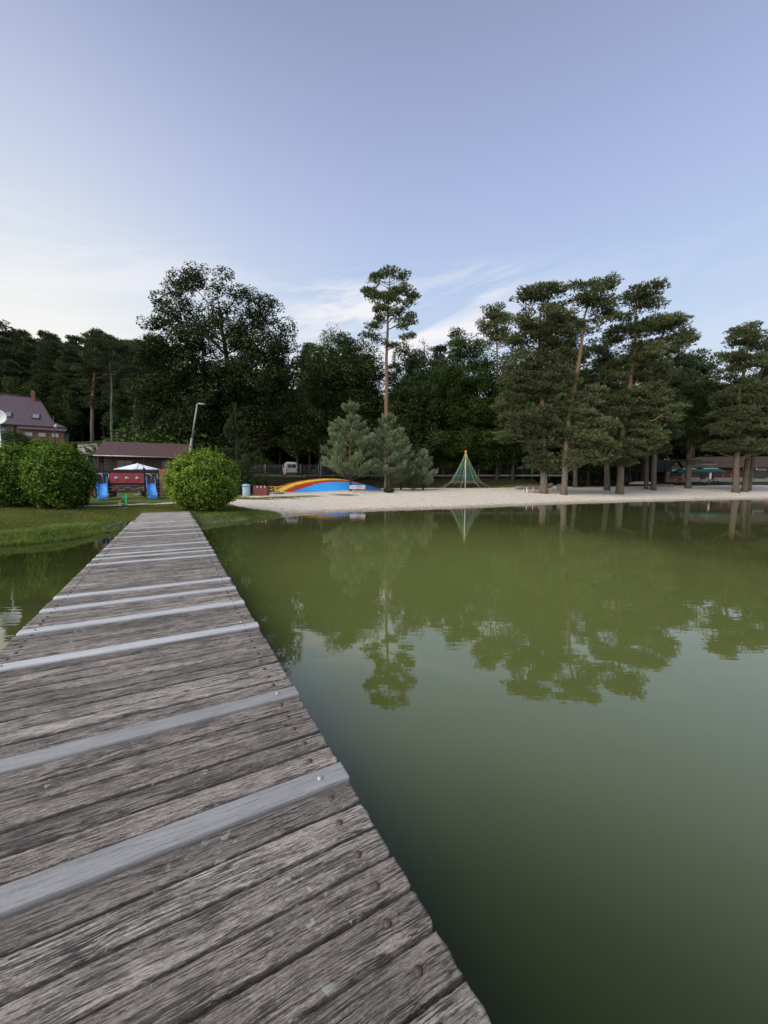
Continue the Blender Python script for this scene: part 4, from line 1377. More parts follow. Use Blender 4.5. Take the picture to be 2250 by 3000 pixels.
# sand edge tufts by the bin
pc = np.array([G(x_, y_)[:2] for x_, y_ in [(700, 1462), (740, 1461), (765, 1463), (800, 1458), (830, 1459), (860, 1456), (690, 1458), (905, 1454), (1010, 1451)]])
sel = pc[rg.integers(0, len(pc), 9000)] + rg.normal(size=(9000, 2)) * np.array([.6, .35])
grass_patch('beach_grass', sel, .05 * rg.uniform(.4, 1.4, 9000), 13, MAT['lawn_blade'], 'thin grass tufts growing in the sand near the round bin')

# stones along the bank
ms = simple('bank_stone', (.20, .185, .165), .85, .35, 9, .5)
m = MB()
rs = random.Random(4)
for _ in range(320):
    px_ = rs.choice([rs.uniform(300, 372), rs.uniform(575, 730)])
    py_ = np.interp(px_, [300, 362, 575, 640, 730], [1559, 1550, 1536, 1529.5, 1519.5]) + rs.uniform(-2.5, 1.5)
    X, Y = water_pt(px_, py_)
    s_ = rs.uniform(.02, .07)
    vs = []
    for a_ in range(7):
        for b2 in range(4):
            th = a_ * 2 * math.pi / 7; ph = -1.2 + b2 * .8
            rr = s_ * rs.uniform(.75, 1.1)
            vs.append((X + rr * math.cos(th) * math.cos(ph), Y + rr * math.sin(th) * math.cos(ph), max(0, g(X, Y)) + rr * .5 * math.sin(ph)))
    fs = [(a_ * 4 + b2, ((a_ + 1) % 7) * 4 + b2, ((a_ + 1) % 7) * 4 + b2 + 1, a_ * 4 + b2 + 1) for a_ in range(7) for b2 in range(3)]
    fs += [tuple(a_ * 4 + 3 for a_ in range(7))]
    m.add(vs, fs, True)
tag(m.build('bank_stones', ms), 'grey stones and gravel along the waterline near the jetty end', 'stones', None, 'stuff')

# litter on the sand: cones, bark flakes, dead needles
rl_ = np.random.default_rng(21)
sx_ = rl_.uniform(-8, 48, 26000); sy_ = rl_.uniform(24, 60, 26000)
ok_ = (poly_sd(sx_, sy_, sandpoly) > .3) & (shore_dist(sx_, sy_) > .25)
nz_ = wob(sx_ * .7, sy_ * .9, 1.1, 5)
ok_ &= rl_.random(26000) < np.clip(.10 + .25 * nz_ + .35 * (shore_dist(sx_, sy_) < 1.6), .02, .8)
sx_, sy_ = sx_[ok_], sy_[ok_]
nl_ = len(sx_)
Pz_ = np.column_stack([sx_, sy_, gz(sx_, sy_) + .035])
V_, l, c, tt = leaves(Pz_, np.column_stack([rl_.normal(size=nl_) * .5, rl_.normal(size=nl_) * .5, np.ones(nl_)]), rl_.uniform(.04, .13, nl_), rl_.uniform(0, 1, nl_), rl_, .5)
MAT['litter'] = foliage_mat('dry_litter', (.10, .07, .04), (.26, .20, .13), .0)
tag(mesh_np('beach_litter', V_, l, c, MAT['litter'], None, attrs={'tint': tt}), 'bark flakes, cones and dead needles scattered on the sand', 'litter', None, 'stuff')
# ------------------------------------------------------------------ small objects and buildings
S = simple
m_roof_red = S('bitumen_roof_maroon', (.085, .045, .047), .85, .2, 3, .3)
m_roof_tile, t, b = new_mat('plum_roof_tiles')
P = objvec(t)
br = N(t, 'ShaderNodeTexBrick', inp={'Scale': 1.0, 'Mortar Size': .035, 'Brick Width': .30, 'Row Height': .36})
br.inputs['Color1'].default_value = (.105, .070, .090, 1); br.inputs['Color2'].default_value = (.125, .085, .105, 1); br.inputs['Mortar'].default_value = (.05, .033, .042, 1)
mp = N(t, 'ShaderNodeMapping'); mp.inputs['Rotation'].default_value = (R(90), 0, 0)
t.links.new(P, mp.inputs[0]); t.links.new(mp.outputs[0], br.inputs['Vector'])
t.links.new(br.outputs[0], b.inputs['Base Color']); b.inputs['Roughness'].default_value = .5
add_bump(t, b, br.outputs[1], -.4, .03)
m_log, t, b = new_mat('brown_log_wall')
P = objvec(t)
wv = N(t, 'ShaderNodeTexWave', wave_type='BANDS', bands_direction='Z', inp={'Scale': 1.05, 'Distortion': .15})
t.links.new(P, wv.inputs['Vector'])
n_ = noise(t, objvec(t, (1, 1, 8)), 3, 5, .6)
cc = mixc(t, ramp(t, wv.outputs[0], [(0, .8), (.25, 0.0)]), ramp(t, n_, [(.3, (.085, .045, .038)), (.7, (.135, .075, .062))]), (.02, .012, .01))
t.links.new(cc, b.inputs['Base Color']); b.inputs['Roughness'].default_value = .8
add_bump(t, b, wv.outputs[0], .6, .04)
m_white_w = S('pale_render', (.42, .39, .34), .9, .15, 2.5, .2, dirt=(.28, .25, .21))
m_grey_w = S('grey_roughcast', (.36, .35, .30), .95, .2, 3, .4, dirt=(.25, .24, .20))
m_orange_w = S('orange_brown_boards', (.26, .145, .072), .7, .2, 3, .2, vec_scale=(4, 4, .5))
m_brick = S('red_brick', (.36, .12, .08), .9, .3, 14, .4)
m_dark = S('dark_timber', (.045, .032, .03), .8, .3, 5, .3, vec_scale=(1, 1, .2))
m_black = S('black_shadowed_metal', (.02, .02, .022), .6, .2, 5, .1)
m_metal = S('grey_metal', (.42, .43, .45), .4, .12, 6, .1, .7)
m_lampm = S('galvanised_pole', (.34, .36, .37), .5, .12, 6, .1, .3)
m_gutter = S('zinc_gutter', (.40, .40, .42), .45, .1, 4, .05, .5)
m_white = S('white_plastic', (.78, .78, .78), .4, .04, 3, .03)
m_cloth = S('white_canvas', (.78, .82, .88), .75, .06, 3, .1)
m_blue = S('blue_slide_plastic', (.07, .30, .72), .35, .15, 2.5, .05, dirt=(.22, .42, .70))
m_red = S('red_play_panel', (.50, .075, .085), .5, .12, 2, .06, dirt=(.36, .07, .07))
m_orange = S('tan_play_panel', (.42, .20, .10), .6, .1, 2, .08)
m_green = S('green_play_plastic', (.06, .55, .22), .35, .08, 4, .03)
m_yellow = S('yellow_paint', (.85, .60, .06), .4, .15, 6, .05, dirt=(.55, .36, .10))
m_orangep = S('orange_cap_plastic', (.85, .33, .03), .4, .1, 6, .03)
m_rope_y = S('yellow_green_rope', (.40, .40, .14), .8, .2, 12, .2)
m_rope_g = S('teal_rope', (.10, .27, .24), .8, .2, 12, .2)
m_rope_r = S('crimson_rope', (.50, .07, .15), .8, .2, 12, .2)
m_rope = S('hemp_rope', (.45, .30, .17), .9, .2, 12, .2)
m_redwood = S('red_brown_stained_boards', (.21, .055, .05), .7, .25, 3, .25, vec_scale=(6, 6, .7), dirt=(.12, .05, .045))
m_hall = S('dark_red_hall_boards', (.10, .028, .026), .8, .2, 3, .2, vec_scale=(5, 5, .5))
m_hallroof = S('brown_hall_roof', (.050, .034, .029), .9, .25, 2, .3)
m_hutroof = S('charcoal_felt_roof', (.045, .045, .052), .9, .2, 2, .2)
m_umb = S('green_parasol_fabric', (.016, .115, .085), .75, .12, 3, .05)
m_lightwood = S('pale_pine_boards', (.50, .38, .22), .7, .15, 5, .1)
m_greywood = S('grey_driftwood', (.26, .225, .19), .9, .25, 6, .5, vec_scale=(.4, 3, 3))
m_conc = S('weathered_concrete', (.26, .255, .235), .9, .2, 3, .3, dirt=(.15, .16, .11))
m_pillow_b = S('blue_vinyl', (.04, .33, .83), .35, .07, 1.2, .03)
m_pillow_y = S('yellow_vinyl', (.72, .55, .04), .38, .12, 1.2, .03, dirt=(.5, .42, .06))
m_pillow_r = S('red_vinyl', (.44, .045, .025), .38, .15, 1.2, .03, dirt=(.3, .07, .05))
m_binw = S('pale_blue_plastic', (.55, .68, .73), .45, .08, 6, .05)
m_binb = S('blue_bin_lid', (.28, .58, .70), .4, .1, 6, .05)
m_tyre = S('tyre_rubber', (.02, .02, .02), .85, .2, 8, .1)
m_van = S('silver_van_paint', (.55, .56, .58), .3, .05, 2, .02, .2)
m_orangest = S('orange_stripe', (.75, .28, .04), .5, .1, 4, .02)
m_redlamp = S('red_lamp_glass', (.45, .03, .03), .3, .1, 8, .0)
m_peel = S('peeling_white_board', (.62, .57, .56), .8, .1, 5, .2, vec_scale=(1, 1, 2), dirt=(.36, .16, .14))
m_glass, t, b = new_mat('dark_glass')
b.inputs['Base Color'].default_value = (.02, .025, .03, 1); b.inputs['Roughness'].default_value = .08; b.inputs['Specular IOR Level'].default_value = .8
m_glass2, t, b = new_mat('bright_window_glass')
b.inputs['Base Color'].default_value = (.30, .31, .31, 1); b.inputs['Roughness'].default_value = .06; b.inputs['Specular IOR Level'].default_value = 1.0; b.inputs['Metallic'].default_value = .35


def win(parent, c, w_, h_, fr=.07, frame=None, glass=None, d=.06, mull=0, name='window', rx=0.0, panes=True):
    """window facing -y, centre c (front plane y)"""
    x, y, z = c
    f = MB()
    f.box((x - w_ / 2 + fr / 2, y, z), (fr, d, h_)); f.box((x + w_ / 2 - fr / 2, y, z), (fr, d, h_))
    f.box((x, y, z + h_ / 2 - fr / 2), (w_ - 2 * fr, d - .004, fr)); f.box((x, y, z - h_ / 2 + fr / 2), (w_ - 2 * fr, d - .004, fr))
    for i in range(mull):
        f.box((x - w_ / 2 + (i + 1) * w_ / (mull + 1), y, z), (fr * .8, d - .008, h_ - 2 * fr))
    o = f.build(name, frame or m_white, parent)
    gl = MB(); gl.box((x, y + d * .2, z), (w_ - 2 * fr - .004, .012, h_ - 2 * fr - .004))
    gl.build('pane', glass or m_glass, o)
    return o


# ---- tiled house on the slope
HO = (-53.4, 55.0); HT = R(35)
hz = 6.0
house = empty('tiled_house', (HO[0], HO[1], hz), HT)
tag(house, 'grey house with plum tiled roof, red chimney and glazed brown porch', 'house')
def hp(px, py, yo=0.0):
    x_, z_ = RLP(px, py, HO, HT, yo); return x_, z_ - hz
e0, e1 = -6.5, hp(188, 1250)[0]
ze = hp(0, 1243)[1]
m = MB(); m.box(((e0 + e1) / 2, 4.0, ze / 2 - .6), (e1 - e0, 7.4, ze + 1.2)); m.build('wall', m_grey_w, house)
zr = hp(60, 1161, 4.5)[1]; zm = hp(150, 1236, .3)[1]
mid_r, low_r = hp(158, 1237, .3)[0], hp(197, 1250, -.45)[0]
rid_l, rid_r = hp(4, 1157, 4.5)[0], hp(112, 1167, 4.5)[0]
lowL, midL = -7.4, -6.6
vs = [(lowL, -.45, ze), (low_r, -.45, ze), (low_r - .4, 8.4, ze), (lowL, 8.4, ze),
      (midL, .3, zm), (mid_r, .3, zm), (mid_r - .4, 7.8, zm), (midL, 7.8, zm), (rid_l, 4.5, zr), (rid_r, 4.5, zr)]
fs = [(0, 1, 5, 4), (1, 2, 6, 5), (2, 3, 7, 6), (3, 0, 4, 7), (4, 5, 9, 8), (5, 6, 9), (6, 7, 8, 9), (7, 4, 8), (3, 2, 1, 0)]
m = MB(); m.add(vs, fs); roof = m.build('roof', m_roof_tile, house)
m = MB(); m.tube([vs[8], vs[9]], .10, 6); m.tube([vs[9], vs[5]], .09, 6); m.tube([vs[8], vs[4]], .09, 6)
m.build('ridge_cap', m_dark, roof)
m = MB(); m.box(((lowL + low_r) / 2, -.50, ze - .05), (low_r - lowL, .14, .16)); m.build('gutter', m_dark, roof)
c0, zt_ = hp(91, 1151, 4.1); c1, zb_ = hp(104, 1170, 4.1)
m = MB(); m.box(((c0 + c1) / 2, 4.1, (zt_ + zb_) / 2 - .2), (c1 - c0, .6, zt_ - zb_ + .5)); ch = m.build('chimney', m_brick, house)
m = MB(); m.box(((c0 + c1) / 2, 4.1, zt_ + .08), (c1 - c0 + .1, .7, .08)); m.box(((c0 + c1) / 2, 4.1, zt_ + .22), (.3, .3, .2)); m.build('chimney_cap', m_conc, ch)
slope_ang = math.atan2(zr - zm, 4.2)
for (a_, b2, y1, y2) in ((17, 36, 1211, 1223), (96, 117, 1216, 1228)):
    xa, za_ = hp(a_, y2, 1.2); xb, zb2 = hp(b2, y1, 1.6)
    zc = (za_ + zb2) / 2
    yy = .3 + (zc - zm) * 4.2 / (zr - zm)
    nrm = (0, -math.sin(slope_ang), math.cos(slope_ang))
    hgt_ = (zb2 - za_) / math.sin(slope_ang)
    for nm_, w2, h2, off, mt_ in (('skylight', .16, .12, .05, m_black), ('pane', -.06, -.12, .10, m_glass2)):
        m = MB(); m.box(((xa + xb) / 2, yy + nrm[1] * off, zc + nrm[2] * off), (xb - xa + w2, hgt_ + h2, .06), rx=slope_ang)
        o = m.build(nm_, mt_, roof if nm_ == 'skylight' else sk)
        if nm_ == 'skylight': sk = o
PO = -2.0
pl, zt = hp(57, 1257, PO); pr, _ = hp(186, 1262, PO)
m = MB(); m.box(((pl + pr) / 2, -1.0, zt / 2 - .7), (pr - pl, 1.9, zt + 1.4)); porch = m.build('glazed_porch', m_orange_w, house)
m = MB(); m.add([(pl - .25, -2.3, zt - .02), (pr + .3, -2.3, zt - .02), (pr + .3, -.0, zt + .55), (pl - .25, -.0, zt + .55), (pl - .25, -2.3, zt + .10), (pr + .3, -2.3, zt + .10), (pr + .3, -.0, zt + .67), (pl - .25, -.0, zt + .67)],
       [(3, 2, 1, 0), (4, 5, 6, 7), (0, 1, 5, 4), (1, 2, 6, 5), (2, 3, 7, 6), (3, 0, 4, 7)])
m.build('porch_roof', m_roof_tile, house)
for (a_, b2, ya, yb) in ((70, 97, 1264, 1279), (110, 136, 1266, 1281), (149, 174, 1268, 1283)):
    xa, zA = hp(a_, ya, PO); xb, zB = hp(b2, yb, PO)
    win(porch, ((xa + xb) / 2, -1.99, (zA + zB) / 2), xb - xa, zA - zB, .07, m_orange_w, m_glass2)
xw, zA = hp(2, 1256, .28); _, zB = hp(2, 1277, .28)
win(house, (xw, .27, (zA + zB) / 2), 1.1, zA - zB, .08, m_white, m_glass2, mull=1)
m = MB(); xd = hp(42, 1260)[0]; m.tube([(xd + .25, -.4, ze - .1), (xd, .2, ze - .5), (xd, .2, -.8)], .06, 6); m.build('downpipe', m_black, house)

# ---- white outbuilding
ox, oy = PX(256, 1300, 46)[0], 46.0
oz = g(ox, oy)
ob = empty('outbuilding', (ox, oy, oz)); tag(ob, 'small cream outbuilding with a tiny window left of the brown cabin', 'outbuilding')
wd = 56 * 46 / F; top = PX(256, 1295, 46)[2] - oz
m = MB(); m.add([(-wd / 2, 0, -.5), (wd / 2 + .8, 0, -.5), (wd / 2 + .8, 3, -.5), (-wd / 2, 3, -.5), (-wd / 2, 0, top - .15), (wd / 2 + .8, 0, top), (wd / 2 + .8, 3, top), (-wd / 2, 3, top - .15)],
              [(0, 3, 2, 1), (4, 5, 6, 7), (0, 1, 5, 4), (1, 2, 6, 5), (2, 3, 7, 6), (3, 0, 4, 7)]); m.build('wall', m_white_w, ob)
m = MB(); m.box((.35, 1.5, top), (wd + 1.3, 3.5, .12), ry=-.045); m.build('roof', m_dark, ob)
zc = PX(256, 1317, 46)[2] - oz
win(ob, (.0, -.02, zc), .52, .46, .05, m_white, m_glass, mull=1)
# open shed leaning on it
sx, sy = PX(262, 1350, 41)[0], 41.0
sz = g(sx, sy)
sh = empty('lean_to_shed', (sx, sy, sz)); tag(sh, 'dark open lean-to shed between the bush and the brown cabin', 'shed')
ztp = PX(262, 1331, 41)[2] - sz
m = MB(); m.box((0, 1.0, ztp), (2.4, 2.6, .12), rx=.06); m.build('roof', m_roof_red, sh)
m = MB(); m.box((0, 2.0, ztp / 2), (2.2, .08, ztp - .1)); m.build('back_wall', m_black, sh)
for xx in (-1.0, 0, 1.0):
    m = MB(); m.box((xx, -.1, ztp / 2 - .1), (.12, .12, ztp)); m.build('post', m_dark, sh)

# ---- brown cabin
KT = R(23)
KO = (PX(275, 1332, 37.2)[0], 37.2)
kz = g(KO[0] + 4, KO[1] + 3)
cab = empty('log_cabin', (KO[0], KO[1], kz), KT); tag(cab, 'long low brown log cabin with maroon felt roof behind the play ship', 'cabin')
def kp(px, py, yo=0.0):
    x_, z_ = RLP(px, py, KO, KT, yo); return x_, z_ - kz
L_ = kp(562, 1337)[0]
ze = kp(275, 1332)[1]; zrr = kp(330, 1294, 3.3)[1]
m = MB(); m.box((L_ / 2 + .1, 3.2, ze / 2 - .2), (L_ - .9, 4.4, ze + .25)); m.build('wall', m_log, cab)
m = MB()
m.add([(-.05, 0, ze - .02), (L_, 0, ze - .02), (L_ - .05, 3.3, zrr), (.05, 3.3, zrr), (-.05, 6.6, ze), (L_, 6.6, ze),
       (-.05, 0, ze - .14), (L_, 0, ze - .14), (L_ - .05, 3.3, zrr - .13), (.05, 3.3, zrr - .13), (-.05, 6.6, ze - .13), (L_, 6.6, ze - .13)],
      [(0, 1, 2, 3), (3, 2, 5, 4), (6, 9, 8, 7), (9, 10, 11, 8), (0, 6, 7, 1), (4, 5, 11, 10), (0, 3, 9, 6), (3, 4, 10, 9), (1, 7, 8, 2), (2, 8, 11, 5)])
rf = m.build('roof', m_roof_red, cab)
m = MB(); m.tube([(-.05, -.07, ze - .08), (L_, -.07, ze - .12)], .055, 8); m.build('gutter', m_gutter, rf)
for px_ in (325, 421, 520):
    m = MB(); m.box((kp(px_, 1350, .25)[0], .25, ze / 2 - .1), (.14, .14, ze)); m.build('porch_post', m_dark, cab)
for (a_, b2, ya, yb, mu) in ((342, 390, 1348, 1384, 1), (474, 500, 1350, 1376, 0)):
    xa, zA = kp(a_, ya, .98); xb, zB = kp(b2, yb, .98)
    win(cab, ((xa + xb) / 2, .985, (zA + zB) / 2), xb - xa, zA - zB, .08, m_orange_w, m_glass, mull=mu)
xa, xb = kp(294, 1370, .96)[0], kp(312, 1370, .96)[0]
m = MB(); m.box(((xa + xb) / 2, .965, .9), (xb - xa, .05, 1.9)); d_ = m.build('door', m_dark, cab)
m = MB(); m.tube([(xb - .1, .92, .95), (xb - .1, .88, .95), (xb - .2, .88, .95)], .015, 5); m.build('handle', m_metal, d_)

# white parasol
ux, uy = PX(403, 1370, 33)[0], 33.0
uz = g(ux, uy)


def parasol(name, loc, top, rim_h, rad, n, mat, label, cat='parasol', group=None, rot=0.0, valance=.12, curve=0.0, polemat=None):
    u = empty(name, loc, rot); tag(u, label, cat, group)
    m = MB(); m.tube([(0, 0, -.1), (0, 0, top + .06)], .028, 8); m.build('pole', polemat or m_metal, u)
    vs = [(0, 0, top)]; fs = []
    for ring, f in enumerate((.5, 1.0)):
        for k in range(n):
            a_ = 2 * math.pi * (k + .5) / n
            z = top + (rim_h - top) * f - curve * math.sin(f * math.pi) * .3
            vs.append((rad * f * math.cos(a_), rad * f * math.sin(a_), z))
    for k in range(n):
        vs.append((vs[1 + n + k][0], vs[1 + n + k][1], rim_h - valance))
    for k in range(n):
        j = (k + 1) % n
        fs += [(0, 1 + k, 1 + j), (1 + k, 1 + n + k, 1 + n + j, 1 + j), (1 + n + k, 1 + 2 * n + k, 1 + 2 * n + j, 1 + n + j)]
    m = MB(); m.add(vs, fs); can = m.build('canopy', mat, u)
    for k in range(n):
        m = MB(); a_ = 2 * math.pi * (k + .5) / n
        m.tube([(0.03 * math.cos(a_), .03 * math.sin(a_), top - .05), (rad * .99 * math.cos(a_), rad * .99 * math.sin(a_), rim_h - .03)], .012, 4); m.build('rib', m_metal, u)
    m = MB(); m.lathe([(.32, 0), (.32, .08), (.06, .12), (.05, .3)], 14, (0, 0, 0)); m.build('base', m_conc, u)
    return u, can


parasol('parasol', (ux, uy, uz), PX(405, 1357.5, 33)[2] - uz, PX(405, 1375, 33)[2] - uz, 1.72, 8, m_cloth, 'white canvas parasol open behind the red panel of the play ship', valance=.1)

# ---- play ship
SY = 28.0
ST = R(31)
pc = .0245 * math.cos(ST)
sgx = PX(370, 1459, SY)[0]; sgz = g(sgx, SY)
ship = empty('play_ship', (sgx, SY, sgz), ST); tag(ship, 'wooden ship shaped climbing frame with red panel and two blue slides', 'climbing frame')
sb = PX(370, 1459, SY)[2] - sgz
def lx(px): return RLP(px, 1420, (sgx, SY), ST)[0]
def lz(py): return (1459 - py) * .0245 + sb
def sbox(name, mat, px0, px1, py0, py1, y0, y1, parent=ship, bev=.0):
    m = MB(); m.box(((lx(px0) + lx(px1)) / 2, (y0 + y1) / 2, (lz(py0) + lz(py1)) / 2), (abs(lx(px1) - lx(px0)), y1 - y0, abs(lz(py1) - lz(py0))), bev=bev)
    return m.build(name, mat, parent)
for a_, b2, tp in ((278, 284, 1375), (318, 323, 1382), (421, 427, 1370), (462, 467, 1374)):
    sbox('post', m_dark, a_, b2, tp, 1458, .0, .12)
    sbox('post', m_dark, a_, b2, tp, 1458, 1.3, 1.42)
sbox('top_beam', m_dark, 284.3, 461.7, 1376, 1388, .02, .10)
sbox('top_beam', m_dark, 284.3, 461.7, 1378, 1386, 1.32, 1.40)
sbox('deck', m_dark, 282, 464, 1417, 1421, .12, 1.3)
sbox('rail_board', m_dark, 323.3, 420.7, 1416, 1421, -.02, .1)
# wavy red panel
zs = []
n_ = 40
pol = [(lx(323), lz(1415)), (lx(423), lz(1415))]
for i in range(n_ + 1):
    f = 1 - i / n_
    pol.append((lx(323 + 100 * f), lz(1387.5 - 1.6 * abs(math.sin(f * math.pi * 3)) ** .8)))
m = MB(); m.prism(pol, -.06, -.025); pan = m.build('panel', m_red, ship)
for px_ in (343, 374, 404):
    m = MB(); r_ = .135
    m.lathe([(r_, -.012), (r_ * 1.02, 0), (r_ * .9, .03), (r_ * .45, .05), (.001, .055)], 20)
    o = m.build('porthole', m_metal, pan); o.rotation_euler = (R(90), 0, 0); o.location = (lx(px_), -.06, lz(1402))
sbox('floor_panel', m_orange, 326, 334, 1423.5, 1438, -.01, .03); sbox('floor_panel', m_orange, 415, 422, 1423.5, 1438, -.01, .03)
m = MB(); m.tube([(lx(323), .02, lz(1423)), (lx(421), .02, lz(1423))], .022, 6); m.build('lower_rail', m_metal, ship)
sbox('foot_block', m_black, 327, 339, 1438.5, 1455, .1, .6); sbox('foot_block', m_black, 413, 423, 1440, 1455, .1, .6)
for (a_, b2, zt_, sag) in ((333, 344, 1424, 10), (346, 366, 1432, 4), (366, 381, 1427, 3), (383, 404, 1431, 4), (405, 416, 1434, -6)):
    m = MB(); pts = [(lx(a_ + (b2 - a_) * s), -.03, lz(zt_ + sag * 4 * s * (1 - s) * .8)) for s in np.linspace(0, 1, 8)]
    m.tube(pts, .028, 6); m.build('rope', m_rope, ship)
# slides
for (c0, wpx, sk) in ((300, 27, 6), (442, 26, 4)):
    w_ = wpx * pc
    prof = [(.0, 1418), (-.15, 1420), (-.9, 1437), (-1.35, 1446), (-1.75, 1449), (-1.95, 1450)]
    def xof(y): return lx(c0) + sk * pc * (-y / 1.95)
    m = MB()
    pts = []
    for (y, py) in prof:
        z = lz(py) if True else 0
        for (dx, dz) in ((-.5, .16), (-.5, .0), (.5, .0), (.5, .16)):
            pts.append((xof(y) + dx * w_, y, z + dz))
        for (dx, dz) in ((.46, .16), (.46, .03), (-.46, .03), (-.46, .16)):
            pts.append((xof(y) + dx * w_, y, z + dz))
    fs = []
    for i in range(len(prof) - 1):
        for k in range(8):
            a2, b3 = i * 8 + k, i * 8 + (k + 1) % 8
            fs.append((a2, b3, b3 + 8, a2 + 8))
    fs += [(0, 1, 2, 3, 4, 5, 6, 7), tuple(reversed([(len(prof) - 1) * 8 + k for k in range(8)]))]
    m.add(pts, fs, True)
    m.box((xof(-1.9), -1.88, lz(1455)), (w_, .25, lz(1450) - lz(1459)), bev=.03)
    for s_ in (-1, 1):
        x_ = lx(c0) + s_ * w_ * .5
        m.prism_x([(.02, lz(1418)), (-.55, lz(1429)), (-.5, lz(1424)), (-.06, lz(1396)), (.02, lz(1396))], x_ - .02, x_ + .02)
    m.build('slide', m_blue, ship)
    m = MB()
    a_, b2 = lx(c0 - 14), lx(c0 + 20)
    m.tube([(a_, -.05, lz(1388)), (b2, -.05, lz(1388))], .022, 6)
    m.tube([(b2, -.05, lz(1388)), (b2, -.05, lz(1416))], .022, 6)
    m.tube([(lx(c0 - 6), -.12, lz(1390)), (lx(c0 + 1), -.3, lz(1391)), (lx(c0 + 3), -.35, lz(1396)), (lx(c0 + 4), -.2, lz(1416))], .02, 6)
    m.build('handrail', m_metal, ship)
    m = MB()
    xr = lx(c0 + 22)
    for py in (1427, 1437, 1447): m.tube([(xr - .16, -.05, lz(py)), (xr + .16, -.05, lz(py))], .018, 6)
    m.build('rungs', m_metal, ship)
# hull ends
def anchor(parent, cx_, cz_, y):
    m = MB(); s_ = pc
    m.box((cx_, y, cz_), (1.8 * s_, .02, 18 * .0245))
    m.tube([(cx_ + 8.5 * s_ * math.cos(a_), y, cz_ - 3 * s_ + 7 * s_ * math.sin(a_)) for a_ in np.linspace(math.pi * 1.12, math.pi * 1.88, 9)], .028, 6)
    m.box((cx_, y, cz_ + 5 * s_), (6 * s_, .02, 1.3 * s_))
    m.build('anchor_emblem', m_black, parent)
m = MB(); m.prism([(lx(467.5), lz(1374)), (lx(467.5), lz(1452)), (lx(479), lz(1452)), (lx(496), lz(1422)), (lx(508), lz(1372))], .0, .05); h1 = m.build('hull_panel', m_orange, ship)
anchor(h1, lx(483), lz(1397), -.02)
m = MB(); m.tube([(lx(497), -.0, lz(1424)), (lx(478), -.0, lz(1454))], .05, 4); m.build('keel_beam', m_dark, ship)
m = MB(); m.prism([(lx(277.5), lz(1376)), (lx(277.5), lz(1450)), (lx(268), lz(1446)), (lx(252), lz(1422)), (lx(240), lz(1376))], .0, .05); h2 = m.build('hull_panel', m_orange, ship)
anchor(h2, lx(262), lz(1400), -.02)
m = MB(); m.tube([(lx(258), -.0, lz(1430)), (lx(276), -.0, lz(1458))], .05, 4); m.build('keel_beam', m_dark, ship)
m = MB(); m.tube([(lx(403), .05, lz(1376)), (lx(408), .05, lz(1362)), (lx(416), .05, lz(1358)), (lx(422), .05, lz(1366)), (lx(424), .05, lz(1392))], .022, 6); m.build('grab_hoop', m_metal, ship)

# ---- spring rocker
rx_, ry_ = PX(366, 1484, 20.5)[0], 20.5
rz_ = g(rx_, ry_)
rk = empty('spring_rocker', (rx_, ry_, rz_)); tag(rk, 'green seahorse shaped spring rocker with yellow seat on the lawn', 'spring rocker')
q_ = 20.5 / F
def rl(px, py): return ((px - 366) * q_, (1484 - py) * q_)
m = MB(); m.prism([rl(368, 1442.5), rl(372, 1442), rl(376, 1446), rl(377, 1452), rl(374, 1455), rl(373, 1458), rl(374.5, 1466), rl(373, 1472), rl(368, 1476), rl(364, 1475), rl(368, 1470), rl(369, 1464), rl(368, 1456), rl(366, 1453), rl(360, 1453.5), rl(360, 1451), rl(366, 1450)], -.03, .03); m.build('figure', m_green, rk)
m = MB(); m.box((rl(359, 0)[0], 0, rl(0, 1470)[1]), (.28, .26, .05), bev=.015); m.box((rl(352, 0)[0], 0, rl(0, 1466)[1]), (.035, .24, .16), bev=.01); m.build('seat', m_yellow, rk)
m = MB(); m.tube([(-.10 + .075 * math.cos(a_), .075 * math.sin(a_), .02 + .018 * a_ / 1.6) for a_ in np.linspace(0, 5 * 2 * math.pi, 60)], .012, 5); m.tube([(-.10, 0, .35), (-.02, 0, .30)], .03, 6); m.build('spring', m_black, rk)
m = MB(); m.tube([(-.1, -.2, .30), (-.1, .2, .30)], .018, 6); m.tube([(.0, -.16, .52), (.0, .16, .52)], .016, 6); m.build('handles', m_blue, rk)
m = MB(); m.box((-.08, 0, .02), (.5, .3, .04), bev=.01); m.build('base', m_blue, rk)

# ---- timber post by the left bush
tx, ty = PX(256, 1481, 21.2)[0], 21.2
tp_ = empty('timber_post', (tx, ty, g(tx, ty))); tag(tp_, 'short dark timber post with a flat board beside the left bushes', 'post')
m = MB(); m.box((0, 0, .27), (.15, .15, .66), bev=.01); m.build('post', m_dark, tp_)
m = MB(); m.box((-.27, .06, .05), (.38, .3, .09), bev=.01); m.build('board', m_dark, tp_)

# ---- lamp post
ly = 24.0
lx0 = PX(531, 1475, ly)[0]; lz0 = g(lx0, ly)
lp = empty('lamp_post', (lx0, ly, lz0)); tag(lp, 'leaning grey steel lamp post rising behind the round hedge bush', 'lamp post')
tp_ = PX(578, 1184, ly) - np.array([lx0, ly, lz0]); mid_ = PX(562, 1284, ly) - np.array([lx0, ly, lz0])
m = MB(); m.tube([(0, 0, -.3), tuple(mid_)], .06, 10); m.tube([tuple(mid_), tuple(tp_)], .042, 10); m.build('pole', m_lampm, lp)
m = MB(); m.tube([tuple(tp_), (tp_[0] + .1, tp_[1], tp_[2] + .06), (tp_[0] + .3, tp_[1], tp_[2] + .02)], .03, 6); ah = m.build('arm', m_lampm, lp)
m = MB(); m.box((tp_[0] + .28, tp_[1], tp_[2] + .0), (.30, .26, .07), bev=.02); m.build('lamp_head', m_metal, lp)

